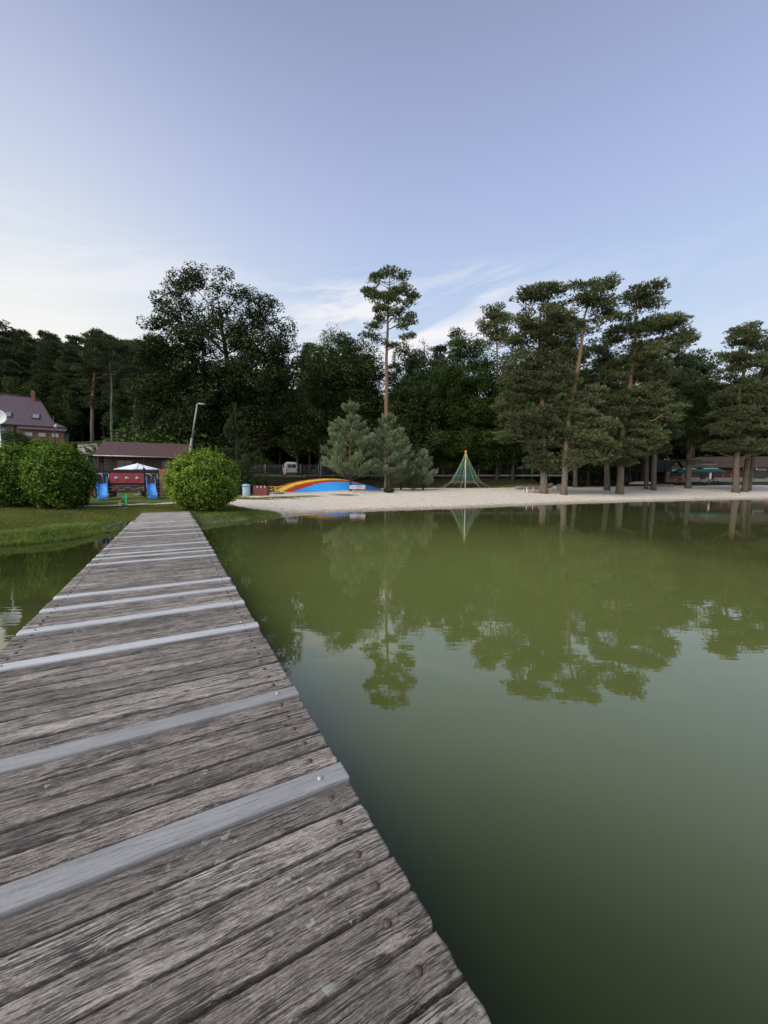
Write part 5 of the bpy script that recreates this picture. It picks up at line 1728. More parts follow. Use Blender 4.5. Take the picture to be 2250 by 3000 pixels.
# ---- satellite dish
dx_, dy_ = PX(-15, 1222, 20.6)[0], 20.6
dz_ = g(dx_, dy_)
hh_ = PX(-15, 1222, 20.6)[2] - dz_
ds = empty('satellite_dish', (dx_, dy_, dz_)); tag(ds, 'white satellite dish on a pole cut by the left edge of the photo', 'satellite dish')
m = MB(); m.tube([(0, .22, -.2), (0, .22, hh_ + .1)], .04, 8); m.build('pole', m_metal, ds)
m = MB(); m.lathe([(.001, 0), (.14, .012), (.26, .04), (.34, .07), (.40, .095), (.41, .09), (.34, .055), (.26, .027), (.14, -.004), (.001, -.015)], 32, closed=False)
o = m.build('dish', m_white, ds); o.location = (0, .12, hh_); o.rotation_euler = (R(78), 0, R(28))
m = MB(); m.tube([(.0, .12, hh_ - .45), (.25, -.45, hh_ - .1)], .012, 5); m.build('feed_arm', m_metal, ds)

# ---- garden lamp by the house
gx_, gy_ = PX(161, 1285, 47)[0], 47.0
gz_ = g(gx_, gy_)
gl_ = empty('garden_lamp', (gx_, gy_, gz_)); tag(gl_, 'thin black garden lamp pole in front of the tiled house', 'lamp post')
h_ = PX(161, 1218, 47)[2] - gz_; h2_ = PX(161, 1246, 47)[2] - gz_
m = MB(); m.tube([(0, 0, -.2), (0, 0, h_)], .05, 8); m.build('pole', m_black, gl_)
m = MB(); m.lathe([(.02, 0), (.16, .08), (.2, .25), (.12, .4), (.02, .46)], 14, (.22, 0, h2_ - .35)); m.tube([(0, 0, h2_ + .1), (.22, 0, h2_ + .12)], .02, 5); m.build('globe', S('lamp_globe', (.5, .5, .36), .3, .05), gl_)

# ---- round bin
bx_, by_, bz_ = G(722, 1453)
print('bin', bx_, by_, bz_)
bn_ = empty('litter_bin', (bx_, by_, bz_)); tag(bn_, 'round pale blue slatted litter bin with domed lid at the edge of the sand', 'litter bin')
q_ = by_ / F
rb = 10.2 * q_; hb = 27 * q_
m = MB(); m.lathe([(rb * .93, .02), (rb * .93, hb * .97)], 24); m.build('liner', m_binb, bn_)
for k in range(20):
    m = MB(); a_ = 2 * math.pi * k / 20
    m.box((rb * math.cos(a_), rb * math.sin(a_), hb / 2), (.02, rb * .2, hb), rz=a_); m.build('slat', m_binw, bn_)
for k in range(7):
    m = MB(); z_ = .05 + (hb - .08) * k / 6
    m.lathe([(rb * 1.04, z_ - .014), (rb * 1.07, z_), (rb * 1.04, z_ + .014)], 28, closed=False); m.build('hoop', m_binw, bn_)
m = MB(); m.lathe([(rb * 1.0, hb), (rb * 1.0, hb + .06), (rb * 1.22, hb + .07), (rb * 1.22, hb + .11), (rb * 1.0, hb + .17), (rb * .6, hb + .22), (.001, hb + .235)], 28); m.build('lid', m_binb, bn_)

# ---- red board enclosure
x0_, y0_, z0_ = G(762, 1452.5)
q_ = y0_ / F
en = empty('bin_enclosure', (x0_, y0_, z0_)); tag(en, 'low red brown board enclosure between the round bin and the yellow roundabout', 'enclosure')
W_, H2 = 40 * q_, 29 * q_
nb = 9
for k in range(nb):
    m = MB(); m.box((-W_ / 2 + W_ * (k + .5) / nb, 0, H2 / 2 + random.uniform(-.01, .01)), (W_ / nb - .008, .025, H2), bev=.004); m.build('board', m_redwood, en)
for s_ in (-1, 1):
    for k in range(5):
        m = MB(); m.box((s_ * (W_ / 2 - .012), .02 + .72 * (k + .5) / 5, H2 / 2), (.025, .72 / 5 - .008, H2), bev=.004); m.build('board', m_redwood, en)
for z_ in (.18, H2 - .12):
    m = MB(); m.box((0, .05, z_), (W_ - .06, .06, .07)); m.build('rail', m_dark, en)
for f in (-.19, .08, .36):
    m = MB(); m.box((W_ * f, -.02, H2 - .085), (.045, .012, .19)); m.build('hook_strip', m_white, en)

# ---- roundabout
x0_, y0_, z0_ = G(807, 1447)
q_ = y0_ / F
rd = empty('playground_roundabout', (x0_, y0_, z0_)); tag(rd, 'small playground roundabout with yellow tube rails at the sand edge', 'roundabout')
rr_ = 24 * q_; hr = 21 * q_
m = MB(); m.lathe([(.1, .02), (rr_ * .95, .05), (rr_, .08), (rr_, .11), (.02, .12)], 28); m.build('platform', m_metal, rd)
m = MB(); m.tube([(0, 0, 0), (0, 0, hr * .95)], .05, 10); m.lathe([(.2, hr * .95), (.22, hr * .97), (.2, hr)], 16); m.build('centre_post', m_yellow, rd)
for k in range(4):
    a_ = k * math.pi / 2 + .25
    m = MB()
    p0 = Vector((rr_ * .96 * math.cos(a_), rr_ * .96 * math.sin(a_), .1)); p1 = Vector((rr_ * .96 * math.cos(a_ + 1.15), rr_ * .96 * math.sin(a_ + 1.15), .1))
    zt_ = Vector((0, 0, hr - .1)); mid_ = (p0 + p1) / 2 * 1.12
    m.tube([p0, p0 + zt_ * .94, p0 + zt_ + (mid_ - p0) * .1, mid_ * 1 + zt_, p1 + zt_ + (mid_ - p1) * .1, p1 + zt_ * .94, p1], .022, 6)
    m.tube([p0 + zt_ * .5, mid_ + zt_ * .5, p1 + zt_ * .5], .016, 6)
    m.build('guard_rail', m_yellow, rd)

# ---- bouncing pillow
B_ = np.array([-9.9, 42.0]); C_ = np.array([.9, 43.4]); A_ = np.array([-15.3, 49.5]); D2 = A_ + (C_ - B_)
ns, ntt = 60, 40
vv, ff, mi = [], [], []
zb_ = min(g(*B_), g(*C_)) - .05
for j in range(ntt + 1):
    for i in range(ns + 1):
        s_, t_ = i / ns, j / ntt
        p_ = B_ + (C_ - B_) * s_ + (A_ - B_) * t_
        h_ = 1.5 * (1 - abs(2 * s_ - 1) ** 2.0) ** .75 * (1 - abs(2 * t_ - 1) ** 2.0) ** .8
        vv.append((p_[0] + 8, p_[1] - 46, h_ + (g(*p_) - zb_) * (1 if h_ < .01 else .5)))
stripe = [(0, .44, 0), (.44, .55, 1), (.55, .68, 2), (.68, .82, 1), (.82, 1.01, 2)]
for j in range(ntt):
    for i in range(ns):
        a_ = j * (ns + 1) + i
        ff.append((a_, a_ + 1, a_ + ns + 2, a_ + ns + 1))
        tm = (j + .5) / ntt
        f_ = min(1, (i + .5) / ns / .38) ** .8
        bl = [.05, .28, .52, .76, 1.01]; brr = [.20, .30, .40, .53, 1.01]
        mi.append([0, 1, 2, 1, 2][[k for k in range(5) if tm < bl[k] * (1 - f_) + brr[k] * f_][0]])
me = bpy.data.meshes.new('bouncing_pillow'); me.from_pydata(vv, [], ff)
for q in (m_pillow_b, m_pillow_r, m_pillow_y): me.materials.append(q)
me.polygons.foreach_set('material_index', mi); me.polygons.foreach_set('use_smooth', [True] * len(ff)); me.update()
o = bpy.data.objects.new('bouncing_pillow', me); C.objects.link(o); o.location = (-8, 46, zb_)
tag(o, 'domed inflatable bouncing pillow striped blue, red and yellow on the beach', 'bouncing pillow')

# ---- weathered sign board
x0_, y0_, z0_ = G(1047, 1447)
q_ = y0_ / F
sg = empty('sign_board', (x0_, y0_, z0_), R(-4)); tag(sg, 'low peeling white board on two posts before the bouncing pillow', 'sign board')
m = MB(); m.box((0, 0, 19.5 * q_), (46 * q_, .04, 10.5 * q_), bev=.006); bd = m.build('board', m_peel, sg)
rs = random.Random(8)
m = MB()
for k in range(17):
    xk = -20 * q_ + 40 * q_ * k / 16
    hk = rs.uniform(4.5, 7.5) * q_
    m.box((xk, -.024, 19.7 * q_ + rs.uniform(-.02, .02)), (.018, .006, hk), ry=rs.uniform(-.4, .4))
    if rs.random() < .6: m.box((xk + .03, -.0265, 19.7 * q_ + rs.uniform(-.06, .06)), (.05, .006, .016), ry=rs.uniform(-.3, .3))
m.build('faded_lettering', S('faded_red_brown_paint', (.33, .15, .13), .8, .25, 12, .1), bd)
for s_ in (-10, 15):
    m = MB(); m.tube([(s_ * q_, .05, -.2), (s_ * q_, .05, 22 * q_)], .035, 8); m.build('post', m_lightwood, sg)

# ---- rope climbing pyramid
RX, RY = PX(1363, 1430, 53)[0], 53.0
RZ = g(RX, RY)
tip = PX(1363, 1320, 53)[2] - RZ
rp = empty('rope_pyramid', (RX, RY, RZ)); tag(rp, 'tall rope climbing pyramid with pale mast and orange top on the sand', 'climbing pyramid')
m = MB(); m.tube([(0, 0, -.2), (0, 0, tip - .3)], .085, 12); m.build('mast', m_white, rp)
m = MB(); m.lathe([(.10, tip - .38), (.15, tip - .34), (.15, tip - .12), (.12, tip - .02), (.02, tip + .03)], 16); m.build('mast_cap', m_orangep, rp)
nr_ = 8
Rn = 2.05; zn = .85; Ra = 3.55
def rad_at(z):
    f = 1 - (z - zn) / (tip - .35 - zn); return .10 + (Rn - .10) * (f ** 1.22)
for k in range(nr_):
    a_ = 2 * math.pi * (k + .5) / nr_
    zz = np.linspace(tip - .35, zn, 12)
    m = MB(); m.tube([(rad_at(z) * math.cos(a_), rad_at(z) * math.sin(a_), z) for z in zz] + [(Ra * math.cos(a_), Ra * math.sin(a_), .0)], .026, 5); m.build('stay_rope', m_rope_y, rp)
    for sub in (1, 2):
        a2 = a_ + 2 * math.pi / nr_ * sub / 3
        m2 = MB(); zz = np.linspace(tip * .68, zn, 8)
        m2.tube([(rad_at(z) * .93 * math.cos(a2), rad_at(z) * .93 * math.sin(a2), z - .04) for z in zz], .016, 4); m2.build('net_rope', m_rope_g, rp)
for k in range(13):
    z = zn + (tip * .86 - zn) * k / 13 - .05
    if z > tip - .8: continue
    pts = []
    for q in range(nr_ * 4 + 1):
        a_ = 2 * math.pi * (q / (nr_ * 4) + .5 / nr_)
        ph = (q % 4) / 4
        sag = .10 * (.3 + rad_at(z) / Rn) * 4 * ph * (1 - ph)
        rr_ = rad_at(z) * (math.cos(math.pi / nr_) / math.cos((ph - .5) * 2 * math.pi / nr_))
        pts.append((rr_ * math.cos(a_), rr_ * math.sin(a_), z - sag))
    m = MB(); m.tube(pts, .018, 4, caps=False); m.build('net_ring', m_rope_g, rp)
m = MB()
for k in range(12):
    a_ = 2 * math.pi * k / 12
    m.tube([(.1 * math.cos(a_), .1 * math.sin(a_), .95), (1.0 * math.cos(a_), 1.0 * math.sin(a_), .82), (1.75 * math.cos(a_), 1.75 * math.sin(a_), .88)], .02, 4)
for rr_ in (.5, .9, 1.3, 1.65):
    m.tube([(rr_ * math.cos(a_), rr_ * math.sin(a_), .83) for a_ in np.linspace(0, 2 * math.pi, 25)], .02, 4, caps=False)
m.build('red_net', m_rope_r, rp)

# ---- picnic table on white legs
x0_, y0_ = PX(1562, 1433, 46)[0], 46.0
z0_ = g(x0_, y0_)
pt = empty('picnic_table', (x0_, y0_, z0_), R(-3)); tag(pt, 'brown topped picnic table on thin white legs left of the big forked pine', 'picnic table')
m = MB()
for k in range(4): m.box((0, -.3 + .2 * k, .74), (1.9, .18, .04), bev=.006)
m.build('table_top', m_redwood, pt)
for s_ in (-1, 1):
    m = MB(); m.box((0, s_ * .72, .43), (1.9, .26, .04), bev=.006); m.build('bench_seat', m_greywood, pt)
    for u_ in (-.8, .8):
        m = MB(); m.tube([(u_ * 1.1, s_ * .72, -.05), (u_ * 1.1, s_ * .72, .42)], .035, 8); m.build('bench_leg', m_white, pt)
for u_ in (-.75, .0, .75):
    for s_ in (-.25, .25):
        m = MB(); m.tube([(u_ + s_ * .3, s_, -.05), (u_ + s_ * .3, s_, .73)], .04, 8); m.build('table_leg', m_white, pt)

# ---- logs
def log(name, a, b, r_, label, seed, bumps=.2):
    rs = random.Random(seed)
    a = Vector(a); b = Vector(b)
    m = MB(); n = 9
    pts = [a.lerp(b, i / (n - 1)) + Vector((0, rs.uniform(-.05, .05), rs.uniform(-.04, .04))) - a for i in range(n)]
    m.tube(pts, [r_ * rs.uniform(1 - bumps, 1 + bumps) for _ in range(n)], 9)
    for i in (3, 6):
        m.tube([pts[i], pts[i] + Vector((.05, -.05, r_ * 1.5))], [r_ * .35, r_ * .22], 6)
    o = m.build(name, m_greywood); o.location = a
    return tag(o, label, 'log')
p0 = PX(1512, 1424, 50.5); p1 = PX(1608, 1421, 50.5)
za_ = g(p0[0], 50.5)
log('fallen_log', (p0[0], 50.5, za_ + .2), (p1[0], 50.2, za_ + .33), .2, 'long grey fallen log lying behind the picnic table', 3)
p1b = PX(1619, 1414, 50.6)
log('log_stub', (p1b[0] - .55, 50.9, za_ + .30), (p1b[0] + .05, 50.7, za_ + .58), .27, 'thick upturned log end right of the forked pine foot', 5)
p0 = PX(1921, 1417, 62); p1 = PX(1974, 1418, 62)
za_ = g(p0[0], 62)
log('fallen_log', (p0[0], 62, za_ + .17), (p1[0], 62.2, za_ + .15), .19, 'pale log lying on the sand in front of the dark roofed hut', 4, .12)

# ---- grey bin
x0_, y0_ = PX(1638, 1424, 50)[0], 50.0
z0_ = g(x0_, y0_)
gb = empty('litter_bin', (x0_, y0_, z0_)); tag(gb, 'grey metal litter bin between the two nearest right pine trunks', 'litter bin')
m = MB(); m.lathe([(.2, .05), (.21, .70), (.19, .72)], 20); m.build('liner', m_black, gb)
for k in range(18):
    a_ = 2 * math.pi * k / 18
    m = MB(); m.box((.235 * math.cos(a_), .235 * math.sin(a_), .39), (.015, .06, .70), rz=a_); m.build('slat', m_metal, gb)
m = MB(); m.lathe([(.25, .72), (.26, .75), (.26, .79), (.12, .82), (.001, .825)], 20); m.build('lid', m_metal, gb)

# ---- fence
FY = 58.5
fa, fb = -23.0, 30.0
fn = empty('wire_fence', (0, FY, 0)); tag(fn, 'wire fence on grey posts and a low plinth along the back of the beach', 'fence')
xs_ = np.arange(fa, fb, 2.65)
zf = lambda x: g(x, FY)
zb0 = PX(850, 1393, FY)[2]
m = MB()
for a_, b2 in zip(xs_[:-1], xs_[1:]):
    m.box(((a_ + b2) / 2, 0, zb0 - .0), (2.65, .07, .22))
m.build('plinth', m_conc, fn)
for x in xs_:
    m = MB(); m.tube([(x, -.08, zb0 - .7), (x, -.08, zb0 + 1.65)], .035, 6); m.build('post', m_metal, fn)
m = MB()
for k in range(12):
    m.tube([(fa, -.03, zb0 + .2 + k * .125), (fb - 1, -.03, zb0 + .2 + k * .125)], .006, 3)
for x in np.arange(fa, fb - 1, .3):
    m.tube([(x, -.03, zb0 + .15), (x, -.03, zb0 + 1.6)], .004, 3)
m.build('wire_mesh', m_metal, fn)

# ---- camper van
VX, VY = PX(855, 1385, 69)[0], 69.0
vz = g(VX, VY) + .25
van = empty('parked_van', (VX, VY, vz), R(20)); tag(van, 'silver panel van with dark rear window parked behind the fence', 'van')
print('van ground', g(VX, VY), vz)
Lv, Wv, Hv = 5.4, 1.95, 2.35
m = MB()
prof_ = [(0, .35), (0, .9), (.06, 1.5), (.16, 2.2), (.3, Hv), (3.9, Hv), (4.35, 1.95), (4.75, 1.25), (5.35, 1.0), (5.42, .45), (5.3, .32)]
sec = []
for (s_, ins) in ((-1, .10), (-1, .0), (1, .0), (1, .10)):
    sec.append([(s_ * (Wv / 2 - ins * (1 if z > 1.6 else .35) - (.12 if z > 2.1 else 0) * (1 if ins == 0 else .8)), y + (0 if ins == 0 else 0), z) for (y, z) in prof_])
sec = [[(-Wv / 2 + (.10 if z > 1.5 else 0) * (z - 1.2) + (.0), y, z) for (y, z) in prof_], [(Wv / 2 - (.10 if z > 1.5 else 0) * (z - 1.2), y, z) for (y, z) in prof_]]
nn_ = len(prof_)
vs = sec[0] + sec[1]
fs = [tuple(range(nn_)), tuple(reversed(range(nn_, 2 * nn_)))] + [(i, i + nn_, (i + 1) % nn_ + nn_, (i + 1) % nn_) for i in range(nn_)]
m.add(vs, fs); m.build('body', m_van, van)
m = MB(); m.box((0, 2.0, Hv + .04), (1.5, 2.6, .09), bev=.03); m.build('roof_hatch', m_white, van)
def rear(name, mat, x, z, w_, h_, off=.0):
    yb = .0 if z < .9 else (.06 * (z - .9) / .6 if z < 1.5 else .06 + .10 * (z - 1.5) / .7)
    ang_ = 0 if z < .9 else (-.1 if z < 1.5 else -.142)
    m = MB(); m.box((x, yb - .012 - off, z), (w_, .03, h_), rx=ang_); return m.build(name, mat, van)
rear('rear_window', m_glass, -.38, 1.72, .70, .62); rear('rear_window', m_glass, .38, 1.72, .70, .62)
rear('rear_door', m_van, -.42, .98, .80, .72); rear('rear_door', m_van, .42, .98, .80, .72)
rear('number_plate', m_white, 0.0, .78, .5, .11, .02)
for s_ in (-1, 1):
    rear('tail_light', m_redlamp, s_ * .90, 1.05, .10, .5, .005)
    for y_ in (.95, 4.35):
        m = MB(); m.lathe([(.001, -.11), (.2, -.11), (.32, -.10), (.35, -.06), (.35, .06), (.32, .10), (.2, .11), (.001, .11)], 20)
        o = m.build('wheel', m_tyre, van); o.rotation_euler = (0, R(90), 0); o.location = (s_ * (Wv / 2 - .08), y_, .35)
        m = MB(); m.lathe([(.001, -.125), (.19, -.12), (.2, .12), (.001, .125)], 14); m.build('rim', m_metal, o)
    m = MB(); m.box((s_ * (Wv / 2 + .012), 2.7, .98), (.02, 4.6, .10)); m.build('side_stripe', m_orangest, van)
    m = MB(); m.box((s_ * (Wv / 2 - .045), 3.75, 1.62), (.03, .8, .5)); m.build('side_window', m_glass, van)
    m = MB(); m.box((s_ * (Wv / 2 + .16), 4.3, 1.45), (.2, .12, .32), bev=.03); m.build('mirror', m_black, van)
m = MB(); m.box((0, -.06, .47), (Wv - .04, .14, .2), bev=.04); m.build('bumper', m_black, van)
# gravel pad the van stands on
pad = MB(); pad.box((0, 2.7, -.6), (5.5, 8.5, 1.2)); o = pad.build('parking_pad', MAT['ground'], None); o.location = (VX, VY, vz); tag(o, None, None, None, 'structure')

# ---- dark roofed hut
hx0, hy0 = PX(1948, 1410, 76)[0], 76.0
hz0 = g(hx0, hy0) - .05
base_z = PX(1948, 1414, 76)[2]
hut = empty('snack_hut', (hx0, hy0, hz0), R(18)); tag(hut, 'dark roofed snack hut with brown boarded gable behind the green parasols', 'hut')
zw = PX(1948, 1381, 76)[2] - hz0; za = PX(1985, 1351, 77)[2] - hz0
Wh, Dh = 5.3, 8.5
m = MB(); m.add([(0, 0, -.2), (Wh, 0, -.2), (Wh, Dh, -.2), (0, Dh, -.2), (0, 0, zw), (Wh, 0, zw), (Wh, Dh, zw), (0, Dh, zw), (Wh / 2, 0, za - .08), (Wh / 2, Dh, za - .08)],
              [(0, 1, 5, 8, 4), (1, 2, 6, 5), (2, 3, 7, 9, 6), (3, 0, 4, 7), (3, 2, 1, 0)]); m.build('wall', m_orange_w, hut)
m = MB()
for s_ in (0, 1):
    xe = -.35 if s_ == 0 else Wh + .35
    ze_ = zw - .25
    m.add([(xe, -.5, ze_), (Wh / 2, -.5, za), (Wh / 2, Dh + .3, za), (xe, Dh + .3, ze_), (xe, -.5, ze_ + .12), (Wh / 2, -.5, za + .12), (Wh / 2, Dh + .3, za + .12), (xe, Dh + .3, ze_ + .12)],
          [(0, 1, 2, 3), (7, 6, 5, 4), (0, 4, 5, 1), (1, 5, 6, 2), (2, 6, 7, 3), (3, 7, 4, 0)])
m.build('roof', m_hutroof, hut)
m = MB(); m.box((-.06, Dh / 2, zw * .5), (.06, Dh - .6, zw * .85)); m.build('dark_side', m_black, hut)
m = MB(); m.box((2.75, -.05, 1.62), (3.1, .06, 1.1)); ht = m.build('serving_hatch', m_black, hut)
m = MB(); m.box((2.75, -.22, 1.05), (3.3, .4, .06)); m.build('counter', m_lightwood, ht)
for k, x in enumerate((1.7, 3.5)):
    m = MB(); m.box((x, -.56, zw + .18), (1.35, .05, .34)); m.build('fascia_sign', S('pale_mint_sign', (.55, .68, .62), .6, .08), hut)
m = MB(); m.box((2.7, -.545, zw + .18), (3.9, .05, .5)); m.build('awning_board', m_umb, hut)
for x in (2.35, 3.0):
    m = MB(); m.box((x, -.03, zw + 1.05), (.2, .05, .42)); m.build('gable_slot', m_black, hut)
m = MB(); m.box((2.7, -.05, zw + 1.6), (.3, .06, .32)); m.build('lamp_box', m_white, hut)
for x in (.55, 1.0):
    m = MB(); m.box((x, -.05, 1.95), (.26, .04, .24)); m.build('notice', m_white, hut)

# ---- red hall
hlx, hly = PX(2010, 1410, 84)[0], 84.0
hlz = g(hlx + 8, hly)
hall = empty('red_hall', (hlx, hly, hlz), R(-4)); tag(hall, 'long dark red wooden hall with brown hipped roof at the right', 'hall')
zw = PX(2150, 1369, 84)[2] - hlz; za = PX(2110, 1338, 89)[2] - hlz
Wl, Dl = 26, 11
m = MB(); m.box((Wl / 2, Dl / 2, zw / 2 + .3), (Wl, Dl, zw - .6)); m.build('wall', m_hall, hall)
m = MB(); m.box((Wl / 2, Dl / 2 - .02, .35), (Wl + .06, Dl + .06, 1.0)); m.build('plinth', m_conc, hall)
m = MB(); e = .8
m.add([(-e, -e, zw - .1), (Wl + e, -e, zw - .1), (Wl + e, Dl + e, zw - .1), (-e, Dl + e, zw - .1), (6.2, Dl / 2, za), (Wl - 5.5, Dl / 2, za)],
      [(0, 1, 5, 4), (1, 2, 5), (2, 3, 4, 5), (3, 0, 4), (3, 2, 1, 0)]); rf = m.build('roof', m_hallroof, hall)
m = MB(); xd = 5.0
sl_ = (za - zw) / (Dl / 2 + e)
m.add([(xd - 1.6, .9, zw + sl_ * 1.75), (xd + 1.6, .9, zw + sl_ * 1.75), (xd + .7, .9, zw + sl_ * 1.75 + .55), (xd - .7, .9, zw + sl_ * 1.75 + .55),
       (xd - 1.6, 1.2, zw + sl_ * 1.9), (xd + 1.6, 1.2, zw + sl_ * 1.9), (xd + .7, 3.0, zw + sl_ * 1.75 + .62), (xd - .7, 3.0, zw + sl_ * 1.75 + .62)],
      [(0, 1, 2, 3), (1, 5, 6, 2), (0, 3, 7, 4), (3, 2, 6, 7)]); m.build('eyelid_dormer', m_black, rf)
m = MB(); m.box((xd, .84, zw + sl_ * 1.7), (3.2, .05, .08)); m.build('dormer_sill', m_lightwood, rf)
def hallx(px): return (PX(px, 1390, 83.8)[0] - hlx)
for (a_, b2) in ((2052, 2066), (2078, 2090)):
    m = MB(); m.box(((hallx(a_) + hallx(b2)) / 2, -.05, 1.5), (hallx(b2) - hallx(a_), .08, 1.9)); m.build('doorway', m_black, hall)
m = MB(); m.box((hallx(2079), -.12, 1.5), (.35, .05, 1.9)); m.build('open_door', m_white, hall)
m = MB(); m.box((hallx(2169), -.3, zw - .35), (.5, .3, .5), bev=.03); m.build('light_box', m_white, hall)
m = MB(); m.box((hallx(2201), -.3, zw - .35), (.3, .3, .5), bev=.03); m.build('light_box', m_white, hall)
m = MB(); m.box((hallx(2219), -.2, zw - .38), (2.0, .06, .18)); m.box((hallx(2219), -.2, zw - .62), (1.8, .06, .12)); m.build('shop_sign', m_peel, hall)
m = MB(); m.box((hallx(2215), -.08, 1.7), (2.4, .12, 2.0)); m.build('shutter', S('dark_shutter', (.05, .05, .055), .7, .15), hall)
for px_ in (2111, 2133, 2139, 2147):
    m = MB(); m.box((hallx(px_), -.4, 1.1), (.08, .08, 1.2)); m.build('railing_post', m_greywood, hall)

# ---- green parasols
def script_text(txt, size, mat, parent, loc, rot):
    cu = bpy.data.curves.new('lettering', 'FONT'); cu.body = txt; cu.size = size; cu.extrude = .004; cu.shear = .35; cu.align_x = 'CENTER'
    cu.offset = .012
    o = bpy.data.objects.new('lettering', cu); C.objects.link(o)
    dg = bpy.context.evaluated_depsgraph_get()
    me = bpy.data.meshes.new_from_object(o.evaluated_get(dg))
    bpy.data.objects.remove(o)
    me.materials.clear(); me.materials.append(mat)
    o = bpy.data.objects.new('lettering', me); C.objects.link(o); o.parent = parent
    o.location = loc; o.rotation_euler = rot
    return o
for (px_, top_, rim_, Y, lab) in ((2013, 1364, 1382, 71, 'green parasol partly hidden by the trunk with the ladder'), (2078, 1364, 1381, 70, 'green parasol right of the ladder trunk with white script lettering')):
    x_ = PX(px_, 1380, Y)[0]; z_ = g(x_, Y)
    rot = R(-30) if px_ > 2050 else R(-20)
    tz, rz2 = PX(px_, top_, Y)[2] - z_, PX(px_, rim_, Y)[2] - z_
    u, can = parasol('parasol', (x_, Y, z_), tz, rz2, 2.75, 4, m_umb, lab, 'parasol', 'green parasols at the snack hut', rot, .22, polemat=m_white)
    sl_ = math.atan2(tz - rz2, 2.75 * .707)
    script_text('Gambrinus', .46, m_white, can, (0, -1.15, rz2 + (tz - rz2) * .36 + .05), (sl_, 0, 0))

# ---- wooden A-frame tables
def aframe(x, Y, rz, label, mat=None):
    t_ = empty('picnic_bench', (x, Y, g(x, Y)), rz); tag(t_, label, 'picnic bench')
    mt = mat or m_lightwood
    m = MB()
    for k in range(4): m.box((0, -.27 + .18 * k, .75), (1.8, .16, .04), bev=.005)
    m.build('table_top', mt, t_)
    for s_ in (-1, 1):
        m = MB(); m.box((0, s_ * .70, .44), (1.8, .25, .04), bev=.005); m.build('bench_seat', mt, t_)
        for u_ in (-.65, .65):
            m = MB(); m.tube([(u_, s_ * .72, 0), (u_, s_ * .22, .73)], .05, 4); m.build('leg', mt, t_)
    for u_ in (-.7, .7):
        m = MB(); m.box((u_, 0, .40), (.05, 1.55, .09)); m.build('cross_beam', mt, t_)
    return t_
for (px_, Y, rz_, lab, mt) in ((2062, 69, R(75), 'pale yellow picnic bench between the two green parasols', None),
                               (2005, 70, R(85), 'whitish picnic bench half hidden by the ladder trunk', m_lightwood),
                               (2091, 69.5, R(30), 'dark brown picnic bench under the right green parasol', m_dark)):
    aframe(PX(px_, 1400, Y)[0], Y, rz_, lab, mt)
# chairs by the hut
def chair(x, Y, rz, label, mat):
    c_ = empty('garden_chair', (x, Y, g(x, Y)), rz); tag(c_, label, 'chair')
    m = MB(); m.box((0, 0, .45), (.48, .46, .04), bev=.01); m.build('seat', mat, c_)
    m = MB(); m.box((0, .22, .72), (.48, .035, .42), bev=.01, rx=-.15); m.build('backrest', mat, c_)
    for a_ in (-.2, .2):
        for b2 in (-.19, .19):
            m = MB(); m.tube([(a_, b2, 0), (a_ * .95, b2 * .95, .44)], .02, 6); m.build('leg', m_white, c_)
        m = MB(); m.tube([(a_ * 1.15, -.2, .46), (a_ * 1.15, -.2, .66), (a_ * 1.15, .22, .68)], .02, 6); m.build('armrest', m_white, c_)
chair(PX(1981, 1405, 71)[0], 71, R(40), 'pink and white garden chair in front of the snack hut counter', S('pinkish_plastic', (.55, .33, .30), .5, .08))
chair(PX(1992, 1405, 72)[0], 72, R(-30), 'dark red garden chair behind the pink one at the snack hut', m_red)

# ---- platforms, ladder, beam on the climbing tree
cx_, cy_ = DX(1489, 1010, 58)[0], 58.0
for py_, rr2, lab in ((1315, 1.25, 'upper round timber platform fixed to the dark climbing tree'), (1350, 1.45, 'lower round timber platform fixed to the dark climbing tree')):
    zz_ = PX(2018, py_, 57.5)[2]
    p_ = empty('climbing_platform', (cx_, cy_, zz_)); tag(p_, lab, 'platform')
    m = MB(); m.lathe([(.45, 0), (rr2, 0), (rr2, .09), (.45, .09)], 12, closed=False); m.build('deck', m_dark, p_)
    for k in range(4):
        a_ = k * math.pi / 2 + .4
        m = MB(); m.tube([(.45 * math.cos(a_), .45 * math.sin(a_), -.6), (rr2 * .85 * math.cos(a_), rr2 * .85 * math.sin(a_), 0)], .05, 5); m.build('brace', m_dark, p_)
xa_ = PX(2029, 1330, 56.9)[0]
z1_, z0b = PX(2029, 1300, 56.9)[2], PX(2029, 1347, 56.9)[2]
ld = empty('rope_ladder', (xa_, 56.9, z0b)); tag(ld, 'pale wooden ladder between the two tree platforms', 'ladder')
for s_ in (-.2, .2):
    m = MB(); m.tube([(s_, 0, 0), (s_, 0, z1_ - z0b)], .035, 6); m.build('side_rail', m_greywood, ld)
for k in range(7):
    m = MB(); z_ = .2 + k * (z1_ - z0b - .3) / 6; m.tube([(-.2, 0, z_), (.2, 0, z_)], .03, 6); m.build('rung', m_greywood, ld)
pa_ = PX(1906, 1351, 55.2); pb_ = PX(2010, 1347, 57.4)
m = MB(); m.tube([(0, 0, 0), tuple(pb_ - pa_)], .075, 7); o = m.build('crossing_beam', m_dark); o.location = tuple(pa_); tag(o, 'long dark beam spanning from a slim pine to the ladder tree', 'beam')

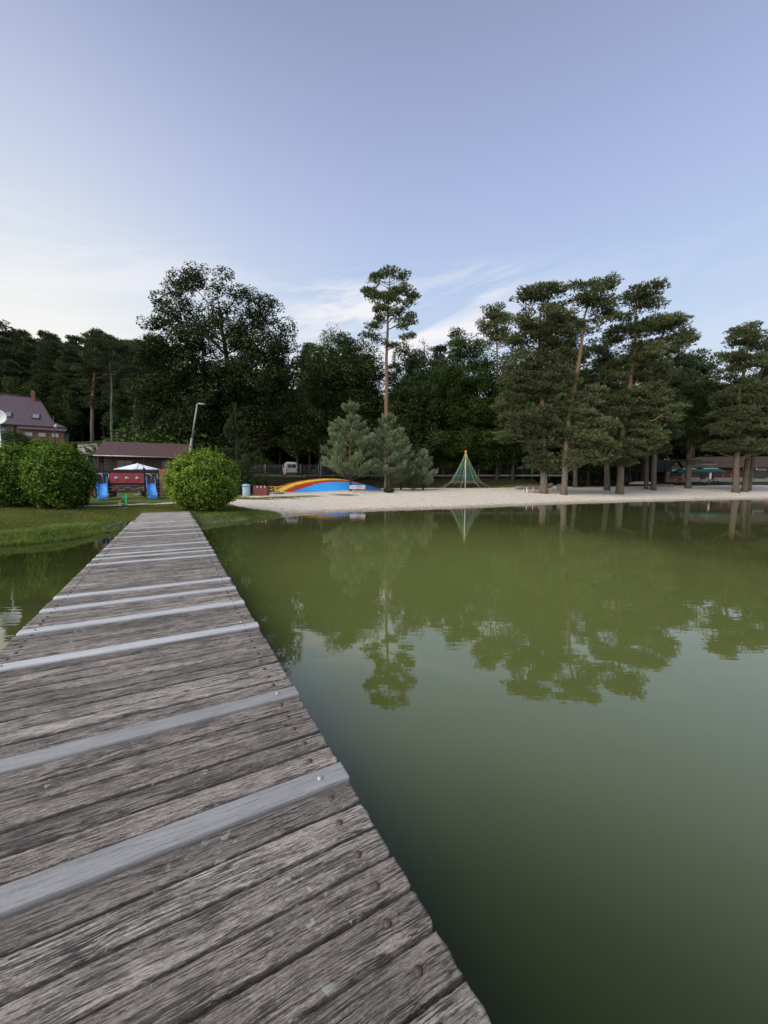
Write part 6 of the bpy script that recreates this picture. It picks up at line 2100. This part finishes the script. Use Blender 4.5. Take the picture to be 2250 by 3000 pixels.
# ---- canoe on trestle, parked car
p_ = PX(1872, 1407, 63)
cn = empty('rowing_boat', (p_[0] + .5, 63.0, g(p_[0], 63)), R(3)); tag(cn, 'upturned whitish rowing boat on low trestles behind the slim pines', 'boat')
vs, fs = [], []
nL = 14
for i in range(nL + 1):
    s_ = -1 + 2 * i / nL; hw = .62 * (1 - abs(s_) ** 2.4) + .02; hh2 = .42 * (1 - .35 * abs(s_) ** 2)
    for k in range(9):
        a_ = math.pi * k / 8
        vs.append((s_ * 2.1, hw * math.cos(a_), .35 + hh2 * math.sin(a_) ** .7 * (1 if abs(s_) < .99 else .6)))
for i in range(nL):
    for k in range(8):
        a_ = i * 9 + k; fs.append((a_, a_ + 1, a_ + 10, a_ + 9))
m = MB(); m.add(vs, fs, True); m.build('hull', S('dull_white_hull', (.50, .49, .44), .5, .1, 2, .1, dirt=(.32, .31, .26)), cn)
for s_ in (-1.1, 1.1):
    m = MB(); m.box((s_, 0, .32), (.08, 1.2, .08)); m.tube([(s_, -.5, 0), (s_, -.4, .3)], .04, 5); m.tube([(s_, .5, 0), (s_, .4, .3)], .04, 5); m.build('trestle', m_dark, cn)
cxx = PX(1838, 1395, 79)[0]
car = empty('parked_car', (cxx, 79, g(cxx, 79)), R(-12)); tag(car, 'pale car parked in deep shade behind the pine trunks', 'car')
m = MB(); prof_ = [(0, .3), (0, .85), (.15, .95), (.7, 1.42), (2.4, 1.45), (3.1, .95), (4.0, .8), (4.1, .35)]
m.prism_x([(y, z) for y, z in prof_], -.82, .82); m.build('body', S('pale_grey_paint', (.45, .47, .50), .35, .05), car)
m = MB(); m.box((0, .38, 1.17), (1.3, .03, .42), rx=-.86); m.build('rear_window', m_glass, car)
for s_ in (-1, 1):
    for y_ in (.8, 3.3):
        m = MB(); m.lathe([(.001, -.09), (.3, -.09), (.32, 0), (.3, .09), (.001, .09)], 16); o = m.build('wheel', m_tyre, car); o.rotation_euler = (0, R(90), 0); o.location = (s_ * .78, y_, .32)
    m = MB(); m.box((s_ * .7, -.01, .78), (.2, .04, .16)); m.build('tail_light', m_redlamp, car)
m = MB(); m.box((0, -.02, .6), (.5, .03, .11)); m.build('number_plate', m_white, car)
